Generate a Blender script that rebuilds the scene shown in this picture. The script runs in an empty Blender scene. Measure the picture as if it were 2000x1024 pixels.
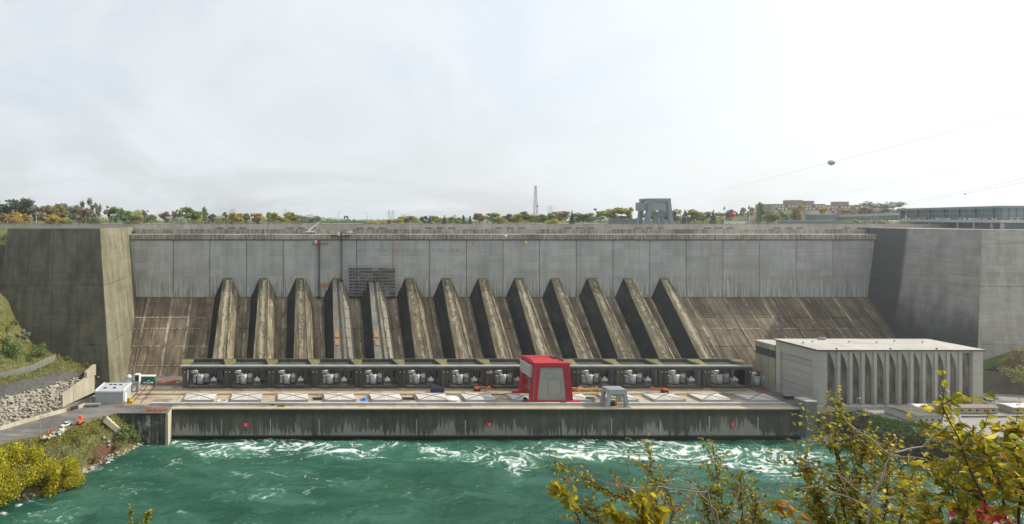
import bpy, math, random
import numpy as np
from mathutils import Vector, Matrix

R = math.radians
random.seed(7)
rng = np.random.default_rng(11)
SC = bpy.context.scene
COL = SC.collection

# ------------------------------------------------------------------ camera
HAZE = .00015
HC = 113.0            # eye height above the river
FPX = 1050.0          # focal length in photograph pixels (2000 wide)
VX, VY = 575.0, 427.0 # where the view axis meets the photograph
cam = bpy.data.cameras.new('camera')
cam.sensor_width = 36.0
cam.lens = 36.0 * FPX / 2000.0
cam.shift_x = (1000 - VX) / 2000.0
cam.shift_y = -(512 - VY) / 2000.0
cam.clip_start = 0.2
cam.clip_end = 20000
camo = bpy.data.objects.new('camera', cam)
COL.objects.link(camo)
camo.location = (0, 0, HC)
camo.rotation_euler = (R(90), 0, 0)
SC.camera = camo

# ------------------------------------------------------------------ sky and sun
SUN_EL, SUN_AZ = R(37), R(7)     # azimuth measured from +X towards +Y (behind the dam)
sd = Vector((math.cos(SUN_EL) * math.cos(SUN_AZ), math.cos(SUN_EL) * math.sin(SUN_AZ), math.sin(SUN_EL)))
world = bpy.data.worlds.new('World')
SC.world = world
world.use_nodes = True
wt = world.node_tree
wt.nodes.clear()
wo = wt.nodes.new('ShaderNodeOutputWorld')
bg = wt.nodes.new('ShaderNodeBackground')
bg2 = wt.nodes.new('ShaderNodeBackground')
mxs = wt.nodes.new('ShaderNodeMixShader')
sky = wt.nodes.new('ShaderNodeTexSky')
sky.sky_type = 'NISHITA'
sky.sun_disc = False
sky.sun_elevation = SUN_EL
sky.sun_rotation = math.pi / 2 - SUN_AZ
sky.dust_density = 3.0
sky.air_density = 1.2
bg.inputs['Strength'].default_value = 0.15
wt.links.new(sky.outputs[0], bg.inputs['Color'])
# thin bright cloud veil over the blue
tc = wt.nodes.new('ShaderNodeTexCoord')
sep = wt.nodes.new('ShaderNodeSeparateXYZ')
wt.links.new(tc.outputs['Generated'], sep.inputs[0])
def wm(op, a, b=None):
    n = wt.nodes.new('ShaderNodeMath'); n.operation = op
    for i, v in enumerate((a, b)):
        if v is None: continue
        if isinstance(v, (int, float)): n.inputs[i].default_value = v
        else: wt.links.new(v, n.inputs[i])
    return n.outputs[0]
zc = wm('ADD', wm('MAXIMUM', sep.outputs[2], 0.0), 0.30)
cx = wm('DIVIDE', sep.outputs[0], zc); cy = wm('DIVIDE', sep.outputs[1], zc)
cmb = wt.nodes.new('ShaderNodeCombineXYZ')
wt.links.new(cx, cmb.inputs[0]); wt.links.new(cy, cmb.inputs[1])
nz = wt.nodes.new('ShaderNodeTexNoise')
nz.inputs['Scale'].default_value = 0.9; nz.inputs['Detail'].default_value = 9
nz.inputs['Roughness'].default_value = 0.58; nz.inputs['Distortion'].default_value = 0.7
wt.links.new(cmb.outputs[0], nz.inputs['Vector'])
mr = wt.nodes.new('ShaderNodeMapRange'); mr.interpolation_type = 'SMOOTHSTEP'
mr.inputs['From Min'].default_value = 0.30; mr.inputs['From Max'].default_value = 0.66
mr.inputs['To Min'].default_value = 0.66; mr.inputs['To Max'].default_value = 1.0
wt.links.new(nz.outputs[0], mr.inputs['Value'])
# brighter veil round the sun (thin cloud scatters forward)
dt = wt.nodes.new('ShaderNodeVectorMath'); dt.operation = 'DOT_PRODUCT'
nrm = wt.nodes.new('ShaderNodeVectorMath'); nrm.operation = 'NORMALIZE'
wt.links.new(tc.outputs['Generated'], nrm.inputs[0])
wt.links.new(nrm.outputs[0], dt.inputs[0]); dt.inputs[1].default_value = sd
g0 = wm('MAXIMUM', dt.outputs['Value'], 0.0)
glow = wm('ADD', wm('MULTIPLY', wm('POWER', g0, 2.2), 0.34), wm('MULTIPLY', wm('POWER', g0, 12.0), 1.5))
bg2.inputs['Color'].default_value = (0.91, 0.96, 1.0, 1)
wt.links.new(wm('ADD', glow, 0.92), bg2.inputs['Strength'])
wt.links.new(mr.outputs[0], mxs.inputs[0])
wt.links.new(bg.outputs[0], mxs.inputs[1]); wt.links.new(bg2.outputs[0], mxs.inputs[2])
wt.links.new(mxs.outputs[0], wo.inputs[0])

sl = bpy.data.lights.new('sun', 'SUN')
sl.energy = 4.4; sl.angle = R(0.9); sl.color = (1.0, 0.93, 0.80)
so = bpy.data.objects.new('sun', sl); COL.objects.link(so)
so.rotation_euler = (-sd).to_track_quat('-Z', 'Y').to_euler()
so.location = sd * 500

vs = SC.view_settings
vs.view_transform = 'Standard'; vs.look = 'None'; vs.exposure = 0.0; vs.gamma = 1.0
vs.use_curve_mapping = False
SC.cycles.max_bounces = 4
SC.cycles.diffuse_bounces = 2
SC.cycles.glossy_bounces = 2
SC.cycles.transmission_bounces = 2
SC.cycles.volume_bounces = 0
SC.cycles.transparent_max_bounces = 8

# ------------------------------------------------------------------ helpers
def P(px, py, y):
    "the point of the place seen at photograph pixel (px, py) when it stands y metres away"
    return Vector(((px - VX) / FPX * y, y, HC - (py - VY) / FPX * y))
def G(px, py, z):
    y = (HC - z) * FPX / (py - VY)
    return P(px, py, y)
def XW(px, y): return (px - VX) / FPX * y
def ZW(py, y): return HC - (py - VY) / FPX * y

ORG = {}
def thing(name, label, cat, loc=(0, 0, 0), rz=0.0, group=None, world=False):
    o = bpy.data.objects.new(name, None)
    o.empty_display_size = 0.5
    COL.objects.link(o)
    o.location = loc; o.rotation_euler = (0, 0, rz)
    tag(o, label, cat, group)
    ORG[o] = Vector(loc) if world else Vector((0, 0, 0))
    return o
def tag(o, label=None, cat=None, group=None, kind=None):
    if label: o['label'] = label
    if cat: o['category'] = cat
    if group: o['group'] = group
    if kind: o['kind'] = kind
    return o

class MB:
    def __init__(s): s.v = []; s.f = []
    def add(s, vs_, fs_):
        b = len(s.v); s.v += [tuple(p) for p in vs_]; s.f += [tuple(i + b for i in f) for f in fs_]
        return s
    def hexa(s, p):   # bottom 4 (ccw) then top 4
        return s.add(p, [(3, 2, 1, 0), (4, 5, 6, 7), (0, 1, 5, 4), (1, 2, 6, 5), (2, 3, 7, 6), (3, 0, 4, 7)])
    def box(s, x0, x1, y0, y1, z0, z1):
        return s.hexa([(x0, y0, z0), (x1, y0, z0), (x1, y1, z0), (x0, y1, z0), (x0, y0, z1), (x1, y0, z1), (x1, y1, z1), (x0, y1, z1)])
    def prism(s, poly, axis, a, b):   # extrude a 2-D polygon along an axis
        n = len(poly)
        def q(p, t):
            if axis == 'x': return (t, p[0], p[1])
            if axis == 'y': return (p[0], t, p[1])
            return (p[0], p[1], t)
        vv = [q(p, a) for p in poly] + [q(p, b) for p in poly]
        ff = [tuple(range(n - 1, -1, -1)), tuple(range(n, 2 * n))] + [(i, (i + 1) % n, (i + 1) % n + n, i + n) for i in range(n)]
        return s.add(vv, ff)
    def tube(s, p, q, r0, r1=None, n=6, cap=True):
        p = Vector(p); q = Vector(q); r1 = r0 if r1 is None else r1
        d = (q - p)
        if d.length < 1e-6: return s
        d.normalize()
        u = d.orthogonal().normalized(); w = d.cross(u)
        vv = []
        for c, r in ((p, r0), (q, r1)):
            for i in range(n):
                a = 2 * math.pi * i / n
                vv.append(c + u * math.cos(a) * r + w * math.sin(a) * r)
        ff = [(i, (i + 1) % n, (i + 1) % n + n, i + n) for i in range(n)]
        if cap: ff += [tuple(range(n - 1, -1, -1)), tuple(range(n, 2 * n))]
        return s.add(vv, ff)
    def ball(s, c, r, nu=10, nv=7, sz=1.0):
        c = Vector(c); vv = [c + Vector((0, 0, -r * sz))]
        for j in range(1, nv):
            t = -math.pi / 2 + math.pi * j / nv
            for i in range(nu):
                a = 2 * math.pi * i / nu
                vv.append(c + Vector((r * math.cos(t) * math.cos(a), r * math.cos(t) * math.sin(a), r * sz * math.sin(t))))
        vv.append(c + Vector((0, 0, r * sz)))
        ff = [(0, 1 + (i + 1) % nu, 1 + i) for i in range(nu)]
        for j in range(nv - 2):
            for i in range(nu):
                a = 1 + j * nu + i; b = 1 + j * nu + (i + 1) % nu
                ff.append((a, b, b + nu, a + nu))
        t = len(vv) - 1; b0 = 1 + (nv - 2) * nu
        ff += [(t, b0 + i, b0 + (i + 1) % nu) for i in range(nu)]
        return s.add(vv, ff)
    def build(s, name, mat, parent=None, smooth=False, loc=None):
        org = ORG.get(parent, Vector((0, 0, 0))) if parent else Vector((0, 0, 0))
        if loc is not None and parent is None: org = Vector(loc)
        me = bpy.data.meshes.new(name)
        vv = np.array([tuple(p) for p in s.v], dtype=float) - np.array(org)
        me.from_pydata(vv.tolist(), [], s.f)
        if smooth: me.polygons.foreach_set('use_smooth', [True] * len(me.polygons))
        if mat: me.materials.append(mat)
        me.update()
        o = bpy.data.objects.new(name, me)
        COL.objects.link(o)
        if parent: o.parent = parent; ORG[o] = org
        elif loc is not None: o.location = loc
        return o

def mesh_np(name, v, f, mat, parent=None, smooth=False):
    me = bpy.data.meshes.new(name)
    v = np.asarray(v, dtype=np.float32); f = np.asarray(f, dtype=np.int32)
    k = f.shape[1]
    me.vertices.add(len(v)); me.vertices.foreach_set('co', v.ravel())
    me.loops.add(f.size); me.loops.foreach_set('vertex_index', f.ravel())
    me.polygons.add(len(f)); me.polygons.foreach_set('loop_start', np.arange(len(f), dtype=np.int32) * k)
    if smooth: me.polygons.foreach_set('use_smooth', np.ones(len(f), dtype=bool))
    me.materials.append(mat); me.update(calc_edges=True)
    o = bpy.data.objects.new(name, me); COL.objects.link(o)
    if parent: o.parent = parent; ORG[o] = ORG.get(parent, Vector((0, 0, 0)))
    return o

KIDS = {}
def copy_tree(o, parent=None):
    c = o.copy(); COL.objects.link(c)
    if parent: c.parent = parent
    ORG[c] = ORG.get(o, Vector((0, 0, 0)))
    for ch in list(o.children): copy_tree(ch, c)
    return c

ORD = ['first', 'second', 'third', 'fourth', 'fifth', 'sixth', 'seventh', 'eighth', 'ninth', 'tenth', 'eleventh', 'twelfth', 'thirteenth',
       'fourteenth', 'fifteenth', 'sixteenth', 'seventeenth', 'eighteenth', 'nineteenth', 'twentieth', 'twenty first', 'twenty second', 'twenty third', 'twenty fourth', 'twenty fifth']

# ------------------------------------------------------------------ materials
class NT:
    def __init__(s, name):
        s.m = bpy.data.materials.new(name); s.m.use_nodes = True
        s.t = s.m.node_tree; s.b = s.t.nodes['Principled BSDF']; s.out = s.t.nodes['Material Output']
        s.geo = s.t.nodes.new('ShaderNodeNewGeometry'); s.pos = s.geo.outputs['Position']
    def set(s, n, i, v):
        if hasattr(v, 'is_output') or isinstance(v, bpy.types.NodeSocket): s.t.links.new(v, n.inputs[i])
        else:
            if isinstance(v, (tuple, list)) and len(v) == 3 and n.inputs[i].type == 'RGBA': v = (*v, 1)
            n.inputs[i].default_value = v
    def vmul(s, vec, sc, off=None):
        n = s.t.nodes.new('ShaderNodeVectorMath'); n.operation = 'MULTIPLY_ADD' if off else 'MULTIPLY'
        s.set(n, 0, vec); n.inputs[1].default_value = sc
        if off: n.inputs[2].default_value = off
        return n.outputs[0]
    def noise(s, vec, scale, detail=4, rough=.6, dist=0.0):
        n = s.t.nodes.new('ShaderNodeTexNoise'); s.set(n, 'Vector', vec)
        n.inputs['Scale'].default_value = scale; n.inputs['Detail'].default_value = detail
        n.inputs['Roughness'].default_value = rough; n.inputs['Distortion'].default_value = dist
        return n.outputs[0]
    def ss(s, v, lo, hi, a=0.0, b=1.0):
        n = s.t.nodes.new('ShaderNodeMapRange'); n.interpolation_type = 'SMOOTHSTEP'
        s.set(n, 'Value', v); n.inputs['From Min'].default_value = lo; n.inputs['From Max'].default_value = hi
        n.inputs['To Min'].default_value = a; n.inputs['To Max'].default_value = b
        return n.outputs[0]
    def math(s, op, a, b=None):
        n = s.t.nodes.new('ShaderNodeMath'); n.operation = op; s.set(n, 0, a)
        if b is not None: s.set(n, 1, b)
        return n.outputs[0]
    def mix(s, f, a, b, mode='MIX'):
        n = s.t.nodes.new('ShaderNodeMix'); n.data_type = 'RGBA'; n.blend_type = mode
        s.set(n, 0, f); s.set(n, 6, a); s.set(n, 7, b)
        return n.outputs[2]
    def xyz(s, vec=None):
        n = s.t.nodes.new('ShaderNodeSeparateXYZ'); s.set(n, 0, vec or s.pos); return n.outputs
    def rnd(s):
        n = s.t.nodes.new('ShaderNodeObjectInfo'); return n.outputs['Random']
    def objco(s):
        n = s.t.nodes.new('ShaderNodeTexCoord'); return n.outputs['Object']
    def bump(s, h, strength=.3, dist=.1):
        n = s.t.nodes.new('ShaderNodeBump'); n.inputs['Strength'].default_value = strength; n.inputs['Distance'].default_value = dist
        s.set(n, 'Height', h); s.t.links.new(n.outputs[0], s.b.inputs['Normal'])
    def scale(s, col, f):
        n = s.t.nodes.new('ShaderNodeVectorMath'); n.operation = 'SCALE'; s.set(n, 0, col); s.set(n, 'Scale', f); return n.outputs[0]
    def done(s, col, rough=.9, metal=0.0, spec=.25):
        s.set(s.b, 'Base Color', col); s.set(s.b, 'Roughness', rough); s.set(s.b, 'Metallic', metal)
        s.b.inputs['Specular IOR Level'].default_value = spec
        return s.m

def concrete(name, base, dark, light, streak=.7, blotch=.5, la=.3, lift=0.0, svec=(.35, .35, .022), jit=.10, fine=.18, lvec=None, extra=None, blk=None):
    k = NT(name)
    b = k.noise(k.pos, .055, 6, .65)
    s = k.noise(k.vmul(k.pos, svec), 1.0, 5, .62)
    mixv = k.math('ADD', k.math('MULTIPLY', s, .58), k.math('MULTIPLY', b, .42))
    col = k.mix(k.math('MULTIPLY', k.ss(mixv, .40, .60), streak), base, dark)
    bl = k.noise(k.vmul(k.pos, (.13, .13, .16), (31, 7, 3)), 1.0, 5, .7)
    col = k.mix(k.math('MULTIPLY', k.ss(bl, .45, .72), blotch * .6), col, dark)
    l = k.noise(k.vmul(k.pos, lvec or svec, (5.3, 11.7, 2.1)), 1.7, 6, .68)
    col = k.mix(k.math('MULTIPLY', k.ss(l, .56, .70), la), col, light)
    h = k.noise(k.vmul(k.pos, (.02, .02, .8)), 1.0, 3, .6)
    f = k.noise(k.pos, 1.1, 6, .7)
    val = k.math('ADD', k.math('ADD', k.math('MULTIPLY', k.rnd(), 2 * jit), 1 - jit - .12 - fine * .5), k.math('ADD', k.math('MULTIPLY', h, .24), k.math('MULTIPLY', f, fine)))
    if lift:
        fr = k.math('FRACT', k.math('DIVIDE', k.xyz()[2], lift))
        val = k.math('MULTIPLY', val, k.ss(fr, .0, .14, .86, 1.0))
    if blk:
        sn_ = k.t.nodes.new('ShaderNodeVectorMath'); sn_.operation = 'SNAP'; k.set(sn_, 0, k.vmul(k.pos, (1, 1, 1), (.37, .41, .29))); sn_.inputs[1].default_value = blk
        wn = k.t.nodes.new('ShaderNodeTexWhiteNoise'); k.set(wn, 'Vector', sn_.outputs[0])
        val = k.math('MULTIPLY', val, k.ss(wn.outputs['Value'], 0, 1, .93, 1.07))
    col = k.scale(col, val)
    if extra: col = extra(k, col)
    k.bump(f, .35, .08)
    return k.done(col, .92, 0, .18)

def paint(name, c, rough=.55, metal=0.0, wear=.15, wearc=None, spec=.4):
    k = NT(name)
    n = k.noise(k.pos, .7, 5, .65); n2 = k.noise(k.vmul(k.pos, (.9, .9, .12)), 1.0, 4, .6)
    wc = wearc or tuple(x * .45 for x in c)
    col = k.mix(k.math('MULTIPLY', k.ss(k.math('ADD', k.math('MULTIPLY', n, .5), k.math('MULTIPLY', n2, .5)), .48, .68), wear * 2), c, wc)
    col = k.scale(col, k.math('ADD', k.math('MULTIPLY', k.rnd(), .14), .93))
    k.bump(n, .1, .03)
    return k.done(col, rough, metal, spec)

def foliage(name, a, b, c, trans=.42, sc=.5, spots=0.0):
    k = NT(name)
    ri = k.geo.outputs['Random Per Island']
    n = k.noise(k.pos, sc, 3, .6)
    col = k.mix(k.ss(n, .35, .65), a, b)
    col = k.mix(k.ss(ri, .55, 1.0, 0, .8), col, c)
    col = k.scale(col, k.ss(k.math('FRACT', k.math('MULTIPLY', ri, 7.31)), 0, 1, .65, 1.3))
    if sc > 2:
        col = k.mix(k.ss(k.noise(k.pos, 55.0, 4, .7), .58, .70, 0, .65), col, (.14, .075, .02))
        col = k.scale(col, k.ss(k.noise(k.pos, 18.0, 3, .6), .3, .7, .75, 1.2))
    k.done(col, .5, 0, .35)
    tr = k.t.nodes.new('ShaderNodeBsdfTranslucent'); k.set(tr, 0, col)
    mx = k.t.nodes.new('ShaderNodeMixShader'); mx.inputs[0].default_value = trans
    k.t.links.new(k.b.outputs[0], mx.inputs[1]); k.t.links.new(tr.outputs[0], mx.inputs[2])
    k.t.links.new(mx.outputs[0], k.out.inputs[0])
    return k.m

M = {}
M['upper'] = concrete('upper_wall_concrete', (.44, .435, .425), (.32, .315, .30), (.55, .545, .53), .65, .5, .4, 2.3, (.25, .25, .03), .06, .22, blk=(8.4, 50, 4.6),
                      extra=lambda k, c: k.mix(k.math('MULTIPLY', k.ss(k.math('ADD', k.xyz()[2], k.math('MULTIPLY', k.noise(k.vmul(k.pos, (.12, .12, .05)), 1.0, 6, .75), 48.0)), 100, 84), .66), c,
                                               k.mix(k.ss(k.noise(k.vmul(k.pos, (1.1, 1.1, .06)), 1.0, 4, .7), .42, .6), (.24, .225, .19), (.62, .61, .58))))
M['core'] = concrete('joint_concrete', (.10, .095, .085), (.05, .05, .045), (.2, .19, .17), .7, .5, .2)
M['slope'] = concrete('slope_concrete', (.245, .198, .138), (.078, .060, .042), (.48, .405, .29), .85, .9, .65, 0, (.42, .03, .03), .16, .2, lvec=(.6, .06, .06))
M['slope_tan'] = concrete('joint_deposit', (.47, .40, .29), (.10, .082, .058), (.48, .42, .33), .85, .9, .45, 0, (.6, .14, .14), .16, .35, extra=lambda k, c: k.mix(k.ss(k.noise(k.pos, .28, 5, .7), .54, .64), c, (.12, .10, .072)))
M['crest'] = concrete('crest_concrete', (.50, .47, .41), (.30, .275, .235), (.6, .57, .52), .55, .4, .25, 0, (.3, .3, .05), .05, .15)
M['crest_dark'] = concrete('crest_stained_concrete', (.44, .41, .355), (.15, .135, .115), (.55, .52, .47), .9, .6, .3, 0, (.9, .9, .12), .05, .2)
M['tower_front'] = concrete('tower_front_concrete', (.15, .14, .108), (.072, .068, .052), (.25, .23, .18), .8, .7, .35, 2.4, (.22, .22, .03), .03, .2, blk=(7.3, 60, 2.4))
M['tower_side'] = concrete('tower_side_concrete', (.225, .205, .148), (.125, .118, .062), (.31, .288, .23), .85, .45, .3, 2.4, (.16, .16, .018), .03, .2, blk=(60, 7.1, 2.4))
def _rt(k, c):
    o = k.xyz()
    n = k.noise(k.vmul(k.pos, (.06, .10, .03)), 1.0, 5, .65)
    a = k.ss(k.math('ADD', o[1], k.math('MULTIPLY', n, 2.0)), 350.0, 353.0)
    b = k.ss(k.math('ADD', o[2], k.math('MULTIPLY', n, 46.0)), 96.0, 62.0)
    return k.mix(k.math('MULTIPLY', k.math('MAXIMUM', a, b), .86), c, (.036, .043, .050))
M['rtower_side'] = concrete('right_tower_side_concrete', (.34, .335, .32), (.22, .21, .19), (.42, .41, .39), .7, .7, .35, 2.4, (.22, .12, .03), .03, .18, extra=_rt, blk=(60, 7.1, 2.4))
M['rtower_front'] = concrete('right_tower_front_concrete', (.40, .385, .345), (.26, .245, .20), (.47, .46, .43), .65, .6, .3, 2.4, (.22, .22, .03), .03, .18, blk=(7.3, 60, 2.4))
M['gallery'] = concrete('gallery_concrete', (.10, .098, .082), (.045, .046, .038), (.30, .285, .25), .7, .6, .35, 0, (.5, .5, .05), .12, .2)
M['gallery_in'] = concrete('gallery_inner_concrete', (.42, .425, .43), (.28, .285, .29), (.5, .5, .5), .5, .4, .2, 0, (.3, .3, .05), .06, .12)
M['beam_top'] = concrete('beam_top_concrete', (.40, .41, .41), (.26, .26, .25), (.5, .5, .5), .5, .4, .2)
M['moss'] = concrete('mossy_beam_concrete', (.22, .20, .09), (.10, .095, .05), (.36, .33, .2), .6, .5, .4)
def _tail(k, c):
    o = k.xyz()
    d = k.noise(k.vmul(k.pos, (.85, .4, .02)), 1.0, 6, .72)
    g = k.noise(k.vmul(k.pos, (.045, .05, .02)), 1.0, 3, .6)
    h = k.math('ADD', o[2], k.math('ADD', k.math('MULTIPLY', d, 30.0), k.math('MULTIPLY', g, 26.0)))
    low = k.ss(h, 33.4, 32.2)
    c = k.mix(k.math('MULTIPLY', low, .85), c, k.mix(k.ss(d, .3, .7), (.27, .27, .25), (.37, .375, .36)))
    top = k.ss(k.math('ADD', o[2], k.math('MULTIPLY', d, 3.0)), 11.5, 15.0)
    c = k.mix(k.math('MULTIPLY', top, .75), c, (.035, .042, .026))
    wet = k.ss(o[2], 2.3, 1.3)
    return k.mix(wet, c, (.018, .02, .016))
M['tail'] = concrete('tailrace_concrete', (.125, .122, .102), (.056, .057, .046), (.24, .235, .21), .75, .6, .35, 0, (.4, .4, .05), .13, .2, extra=_tail)
def _deck(k, c):
    n = k.noise(k.vmul(k.pos, (.09, .14, .1)), 1.0, 6, .7, .6)
    return k.mix(k.math('MULTIPLY', k.ss(n, .52, .62), .7), c, k.mix(k.ss(k.noise(k.pos, .5, 4), .4, .6), (.20, .15, .10), (.12, .075, .045)))
M['deck'] = concrete('deck_concrete', (.47, .385, .275), (.33, .255, .17), (.55, .50, .42), .6, .5, .35, 0, (.1, .2, .1), .02, .25, extra=_deck)
M['deck_edge'] = concrete('deck_edge_concrete', (.52, .48, .38), (.36, .31, .22), (.6, .56, .48), .5, .4, .3)
M['kerb'] = concrete('rail_beam_concrete', (.42, .43, .43), (.30, .30, .29), (.5, .5, .49), .5, .3, .2)
M['asphalt'] = concrete('asphalt', (.215, .20, .18), (.095, .09, .084), (.36, .33, .28), .8, .8, .7, 0, (.05, .30, .1), .02, .25)
M['apron'] = concrete('apron_paving', (.34, .325, .30), (.25, .235, .21), (.42, .40, .37), .5, .4, .3, 0, (.1, .2, .1), .02, .15)
M['barrier'] = concrete('barrier_concrete', (.50, .46, .35), (.33, .29, .2), (.56, .54, .46), .5, .4, .3)
M['hatch'] = concrete('hatch_roof', (.58, .56, .51), (.45, .43, .38), (.68, .66, .62), .5, .4, .3, 0, (.2, .2, .2), .06, .1)
M['hatch_side'] = concrete('hatch_side', (.43, .44, .44), (.33, .33, .32), (.52, .52, .5), .5, .3, .2)
M['hall'] = concrete('hall_concrete', (.46, .445, .41), (.35, .335, .30), (.54, .53, .50), .5, .4, .25, 0, (.5, .5, .06), .03, .12)
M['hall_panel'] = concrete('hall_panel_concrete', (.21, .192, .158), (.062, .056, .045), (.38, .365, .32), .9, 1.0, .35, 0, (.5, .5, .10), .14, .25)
M['hall_roof'] = concrete('hall_roof', (.50, .48, .435), (.36, .335, .29), (.58, .56, .52), .6, .7, .3, 0, (.1, .1, .1), .02, .08)
M['annex'] = concrete('annex_concrete', (.38, .345, .27), (.28, .25, .19), (.45, .42, .35), .4, .3, .2)
M['butt'] = None

def _butt(name, base, dark, light, core):
    k = NT(name)
    oc = k.objco(); o = k.xyz(oc)
    wob = k.noise(k.vmul(k.pos, (.35, .25, .25)), 1.0, 6, .75)
    s = k.noise(k.vmul(k.pos, (1.1, .05, .05)), 1.0, 5, .65)
    b = k.noise(k.pos, .16, 6, .7)
    c = k.mix(k.ss(s, .36, .62), k.mix(k.rnd(), base, tuple(x * q for x, q in zip(base, (1.25, 1.2, 1.25)))), dark)
    c = k.mix(k.math('MULTIPLY', k.ss(b, .45, .65), .55), c, dark)
    c = k.mix(k.math('MULTIPLY', k.ss(k.noise(k.vmul(k.pos, (.9, .10, .10), (4, 2, 9)), 1.0, 6, .72), .54, .64), .7), c, light)
    cx_ = k.math('ABSOLUTE', k.math('ADD', o[0], k.math('MULTIPLY', k.math('SUBTRACT', wob, .5), 5.5)))
    st = k.math('MULTIPLY', k.ss(cx_, 1.5, .45), k.ss(k.math('ADD', k.noise(k.pos, .35, 6, .75), k.math('MULTIPLY', k.math('SUBTRACT', k.rnd(), .5), .25)), .40, .56))
    c = k.mix(k.math('MULTIPLY', st, .85), c, light)
    hor = k.ss(k.noise(k.vmul(k.pos, (.25, .9, .9)), 1.0, 5, .75), .64, .72)
    c = k.mix(k.math('MULTIPLY', hor, .6), c, light)
    rib = k.math('ABSOLUTE', k.math('SUBTRACT', k.math('FRACT', k.math('MULTIPLY', o[2], .42)), .5))
    c = k.scale(c, k.math('ADD', k.math('ADD', .72, k.math('MULTIPLY', k.rnd(), .2)), k.math('ADD', k.ss(rib, .44, .5, 0, -.12), k.math('MULTIPLY', k.noise(k.pos, 1.2, 5, .7), .3))))
    k.bump(k.noise(k.pos, .9, 5), .4, .1)
    return k.done(c, .93, 0, .15)
M['butt'] = _butt('buttress_concrete', (.225, .192, .125), (.10, .085, .052), (.48, .42, .31), None)
M['butt_new'] = _butt('scraped_buttress_concrete', (.29, .265, .215), (.20, .18, .145), (.42, .39, .33), None)

def _shade_flank():  # buttress concrete recoloured near black to stand for shade
    k = NT('shade_painted_flank')
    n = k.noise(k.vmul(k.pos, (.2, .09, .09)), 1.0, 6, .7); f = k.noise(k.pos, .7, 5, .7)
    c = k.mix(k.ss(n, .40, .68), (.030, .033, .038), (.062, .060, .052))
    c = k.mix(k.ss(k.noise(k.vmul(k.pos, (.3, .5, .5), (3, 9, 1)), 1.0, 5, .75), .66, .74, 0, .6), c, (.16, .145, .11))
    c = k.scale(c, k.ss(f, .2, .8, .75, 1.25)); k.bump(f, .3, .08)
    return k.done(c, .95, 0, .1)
M['shade_flank'] = _shade_flank()
def _wing(k, c):
    d = k.noise(k.vmul(k.pos, (.55, .55, .05)), 1.0, 6, .75); g = k.noise(k.pos, .16, 5, .7)
    return k.mix(k.math('MULTIPLY', k.ss(k.math('ADD', k.math('MULTIPLY', d, .6), k.math('MULTIPLY', g, .4)), .50, .58), .85), c, k.mix(k.ss(k.noise(k.pos, .9, 4), .4, .6), (.24, .235, .21), (.46, .45, .42)))
M['wing'] = concrete('bleached_wing_concrete', (.10, .098, .085), (.045, .046, .038), (.2, .2, .18), .75, .6, .25, 0, (.4, .4, .05), .05, .2, extra=_wing)
M['red'] = paint('gantry_red', (.43, .026, .042), .55, 0, .16, (.27, .02, .03))
M['red_top'] = paint('gantry_roof_red', (.42, .03, .035), .6, 0, .35, (.10, .02, .02))
M['gpanel'] = paint('gantry_grey_panel', (.37, .37, .345), .6, 0, .12)
M['gpanel2'] = paint('gantry_pale_panel', (.44, .44, .42), .6, 0, .1)
M['ggrey'] = paint('crane_blue_grey', (.36, .40, .405), .55, 0, .12)
M['gblue'] = paint('crest_crane_blue', (.21, .265, .31), .55, 0, .08)
M['mauve'] = paint('crane_mauve_panel', (.30, .28, .28), .6, 0, .1)
M['steel'] = paint('galvanised_steel', (.36, .37, .38), .45, .3, .12)
M['white'] = paint('white_paint', (.72, .72, .70), .5, 0, .08)
M['trafo'] = paint('transformer_grey', (.52, .55, .56), .5, 0, .12)
M['trafo_d'] = paint('radiator_grey', (.38, .41, .43), .5, 0, .12)
M['black'] = paint('dark_insulator', (.018, .015, .015), .35, 0, .05)
M['dark'] = paint('dark_steel', (.04, .042, .045), .6, .2, .1)
M['orange'] = paint('orange_paint', (.70, .13, .03), .5, 0, .15)
M['yellow'] = paint('yellow_paint', (.72, .46, .03), .5, 0, .12)
M['blue'] = paint('blue_paint', (.03, .06, .15), .5, 0, .1)
M['tarp'] = paint('blue_tarp', (.02, .17, .55), .4, 0, .1)
M['green'] = paint('green_container_paint', (.015, .20, .135), .5, 0, .1)
M['shed'] = paint('shed_cladding', (.40, .43, .46), .5, 0, .06)
M['shed_roof'] = paint('shed_roof', (.45, .47, .51), .45, 0, .1)
M['glass'] = paint('dark_glass', (.03, .045, .05), .12, 0, .0, spec=.6)
M['pavglass'] = paint('pavilion_glass', (.10, .17, .20), .15, 0, .1, spec=.7)
M['pavsteel'] = paint('pavilion_steel', (.12, .17, .22), .5, 0, .05)
M['pavconc'] = paint('pavilion_concrete', (.40, .40, .39), .7, 0, .08)
M['brick'] = paint('apartment_brick', (.27, .20, .16), .85, 0, .12)
M['farconc'] = paint('far_concrete', (.30, .30, .30), .85, 0, .12)
M['door'] = concrete('door_slats', (.44, .43, .41), (.35, .34, .32), (.50, .49, .47), .5, .4, .2, 0, (.4, .1, .4), .05, .1)
M['pylon_green'] = paint('grey_green_cladding', (.16, .19, .165), .55, 0, .12)
M['signred'] = paint('sign_red', (.55, .03, .035), .5, 0, .08)
M['ply'] = paint('plywood', (.42, .25, .13), .8, 0, .2)
M['tan'] = paint('tan_crate', (.45, .27, .12), .8, 0, .2)
M['rubber'] = paint('tyre_rubber', (.012, .012, .013), .85, 0, .05)
M['ballred'] = paint('marker_red', (.75, .05, .035), .4, 0, .04)
M['ballyel'] = paint('marker_yellow', (.80, .42, .02), .4, 0, .04)
M['wire'] = paint('wire_steel', (.12, .125, .13), .5, .3, .05)
M['bark'] = paint('bark', (.10, .085, .07), .9, 0, .2, (.05, .04, .03))
M['barkp'] = paint('pale_bark', (.26, .225, .185), .85, 0, .25, (.12, .10, .08))
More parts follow.
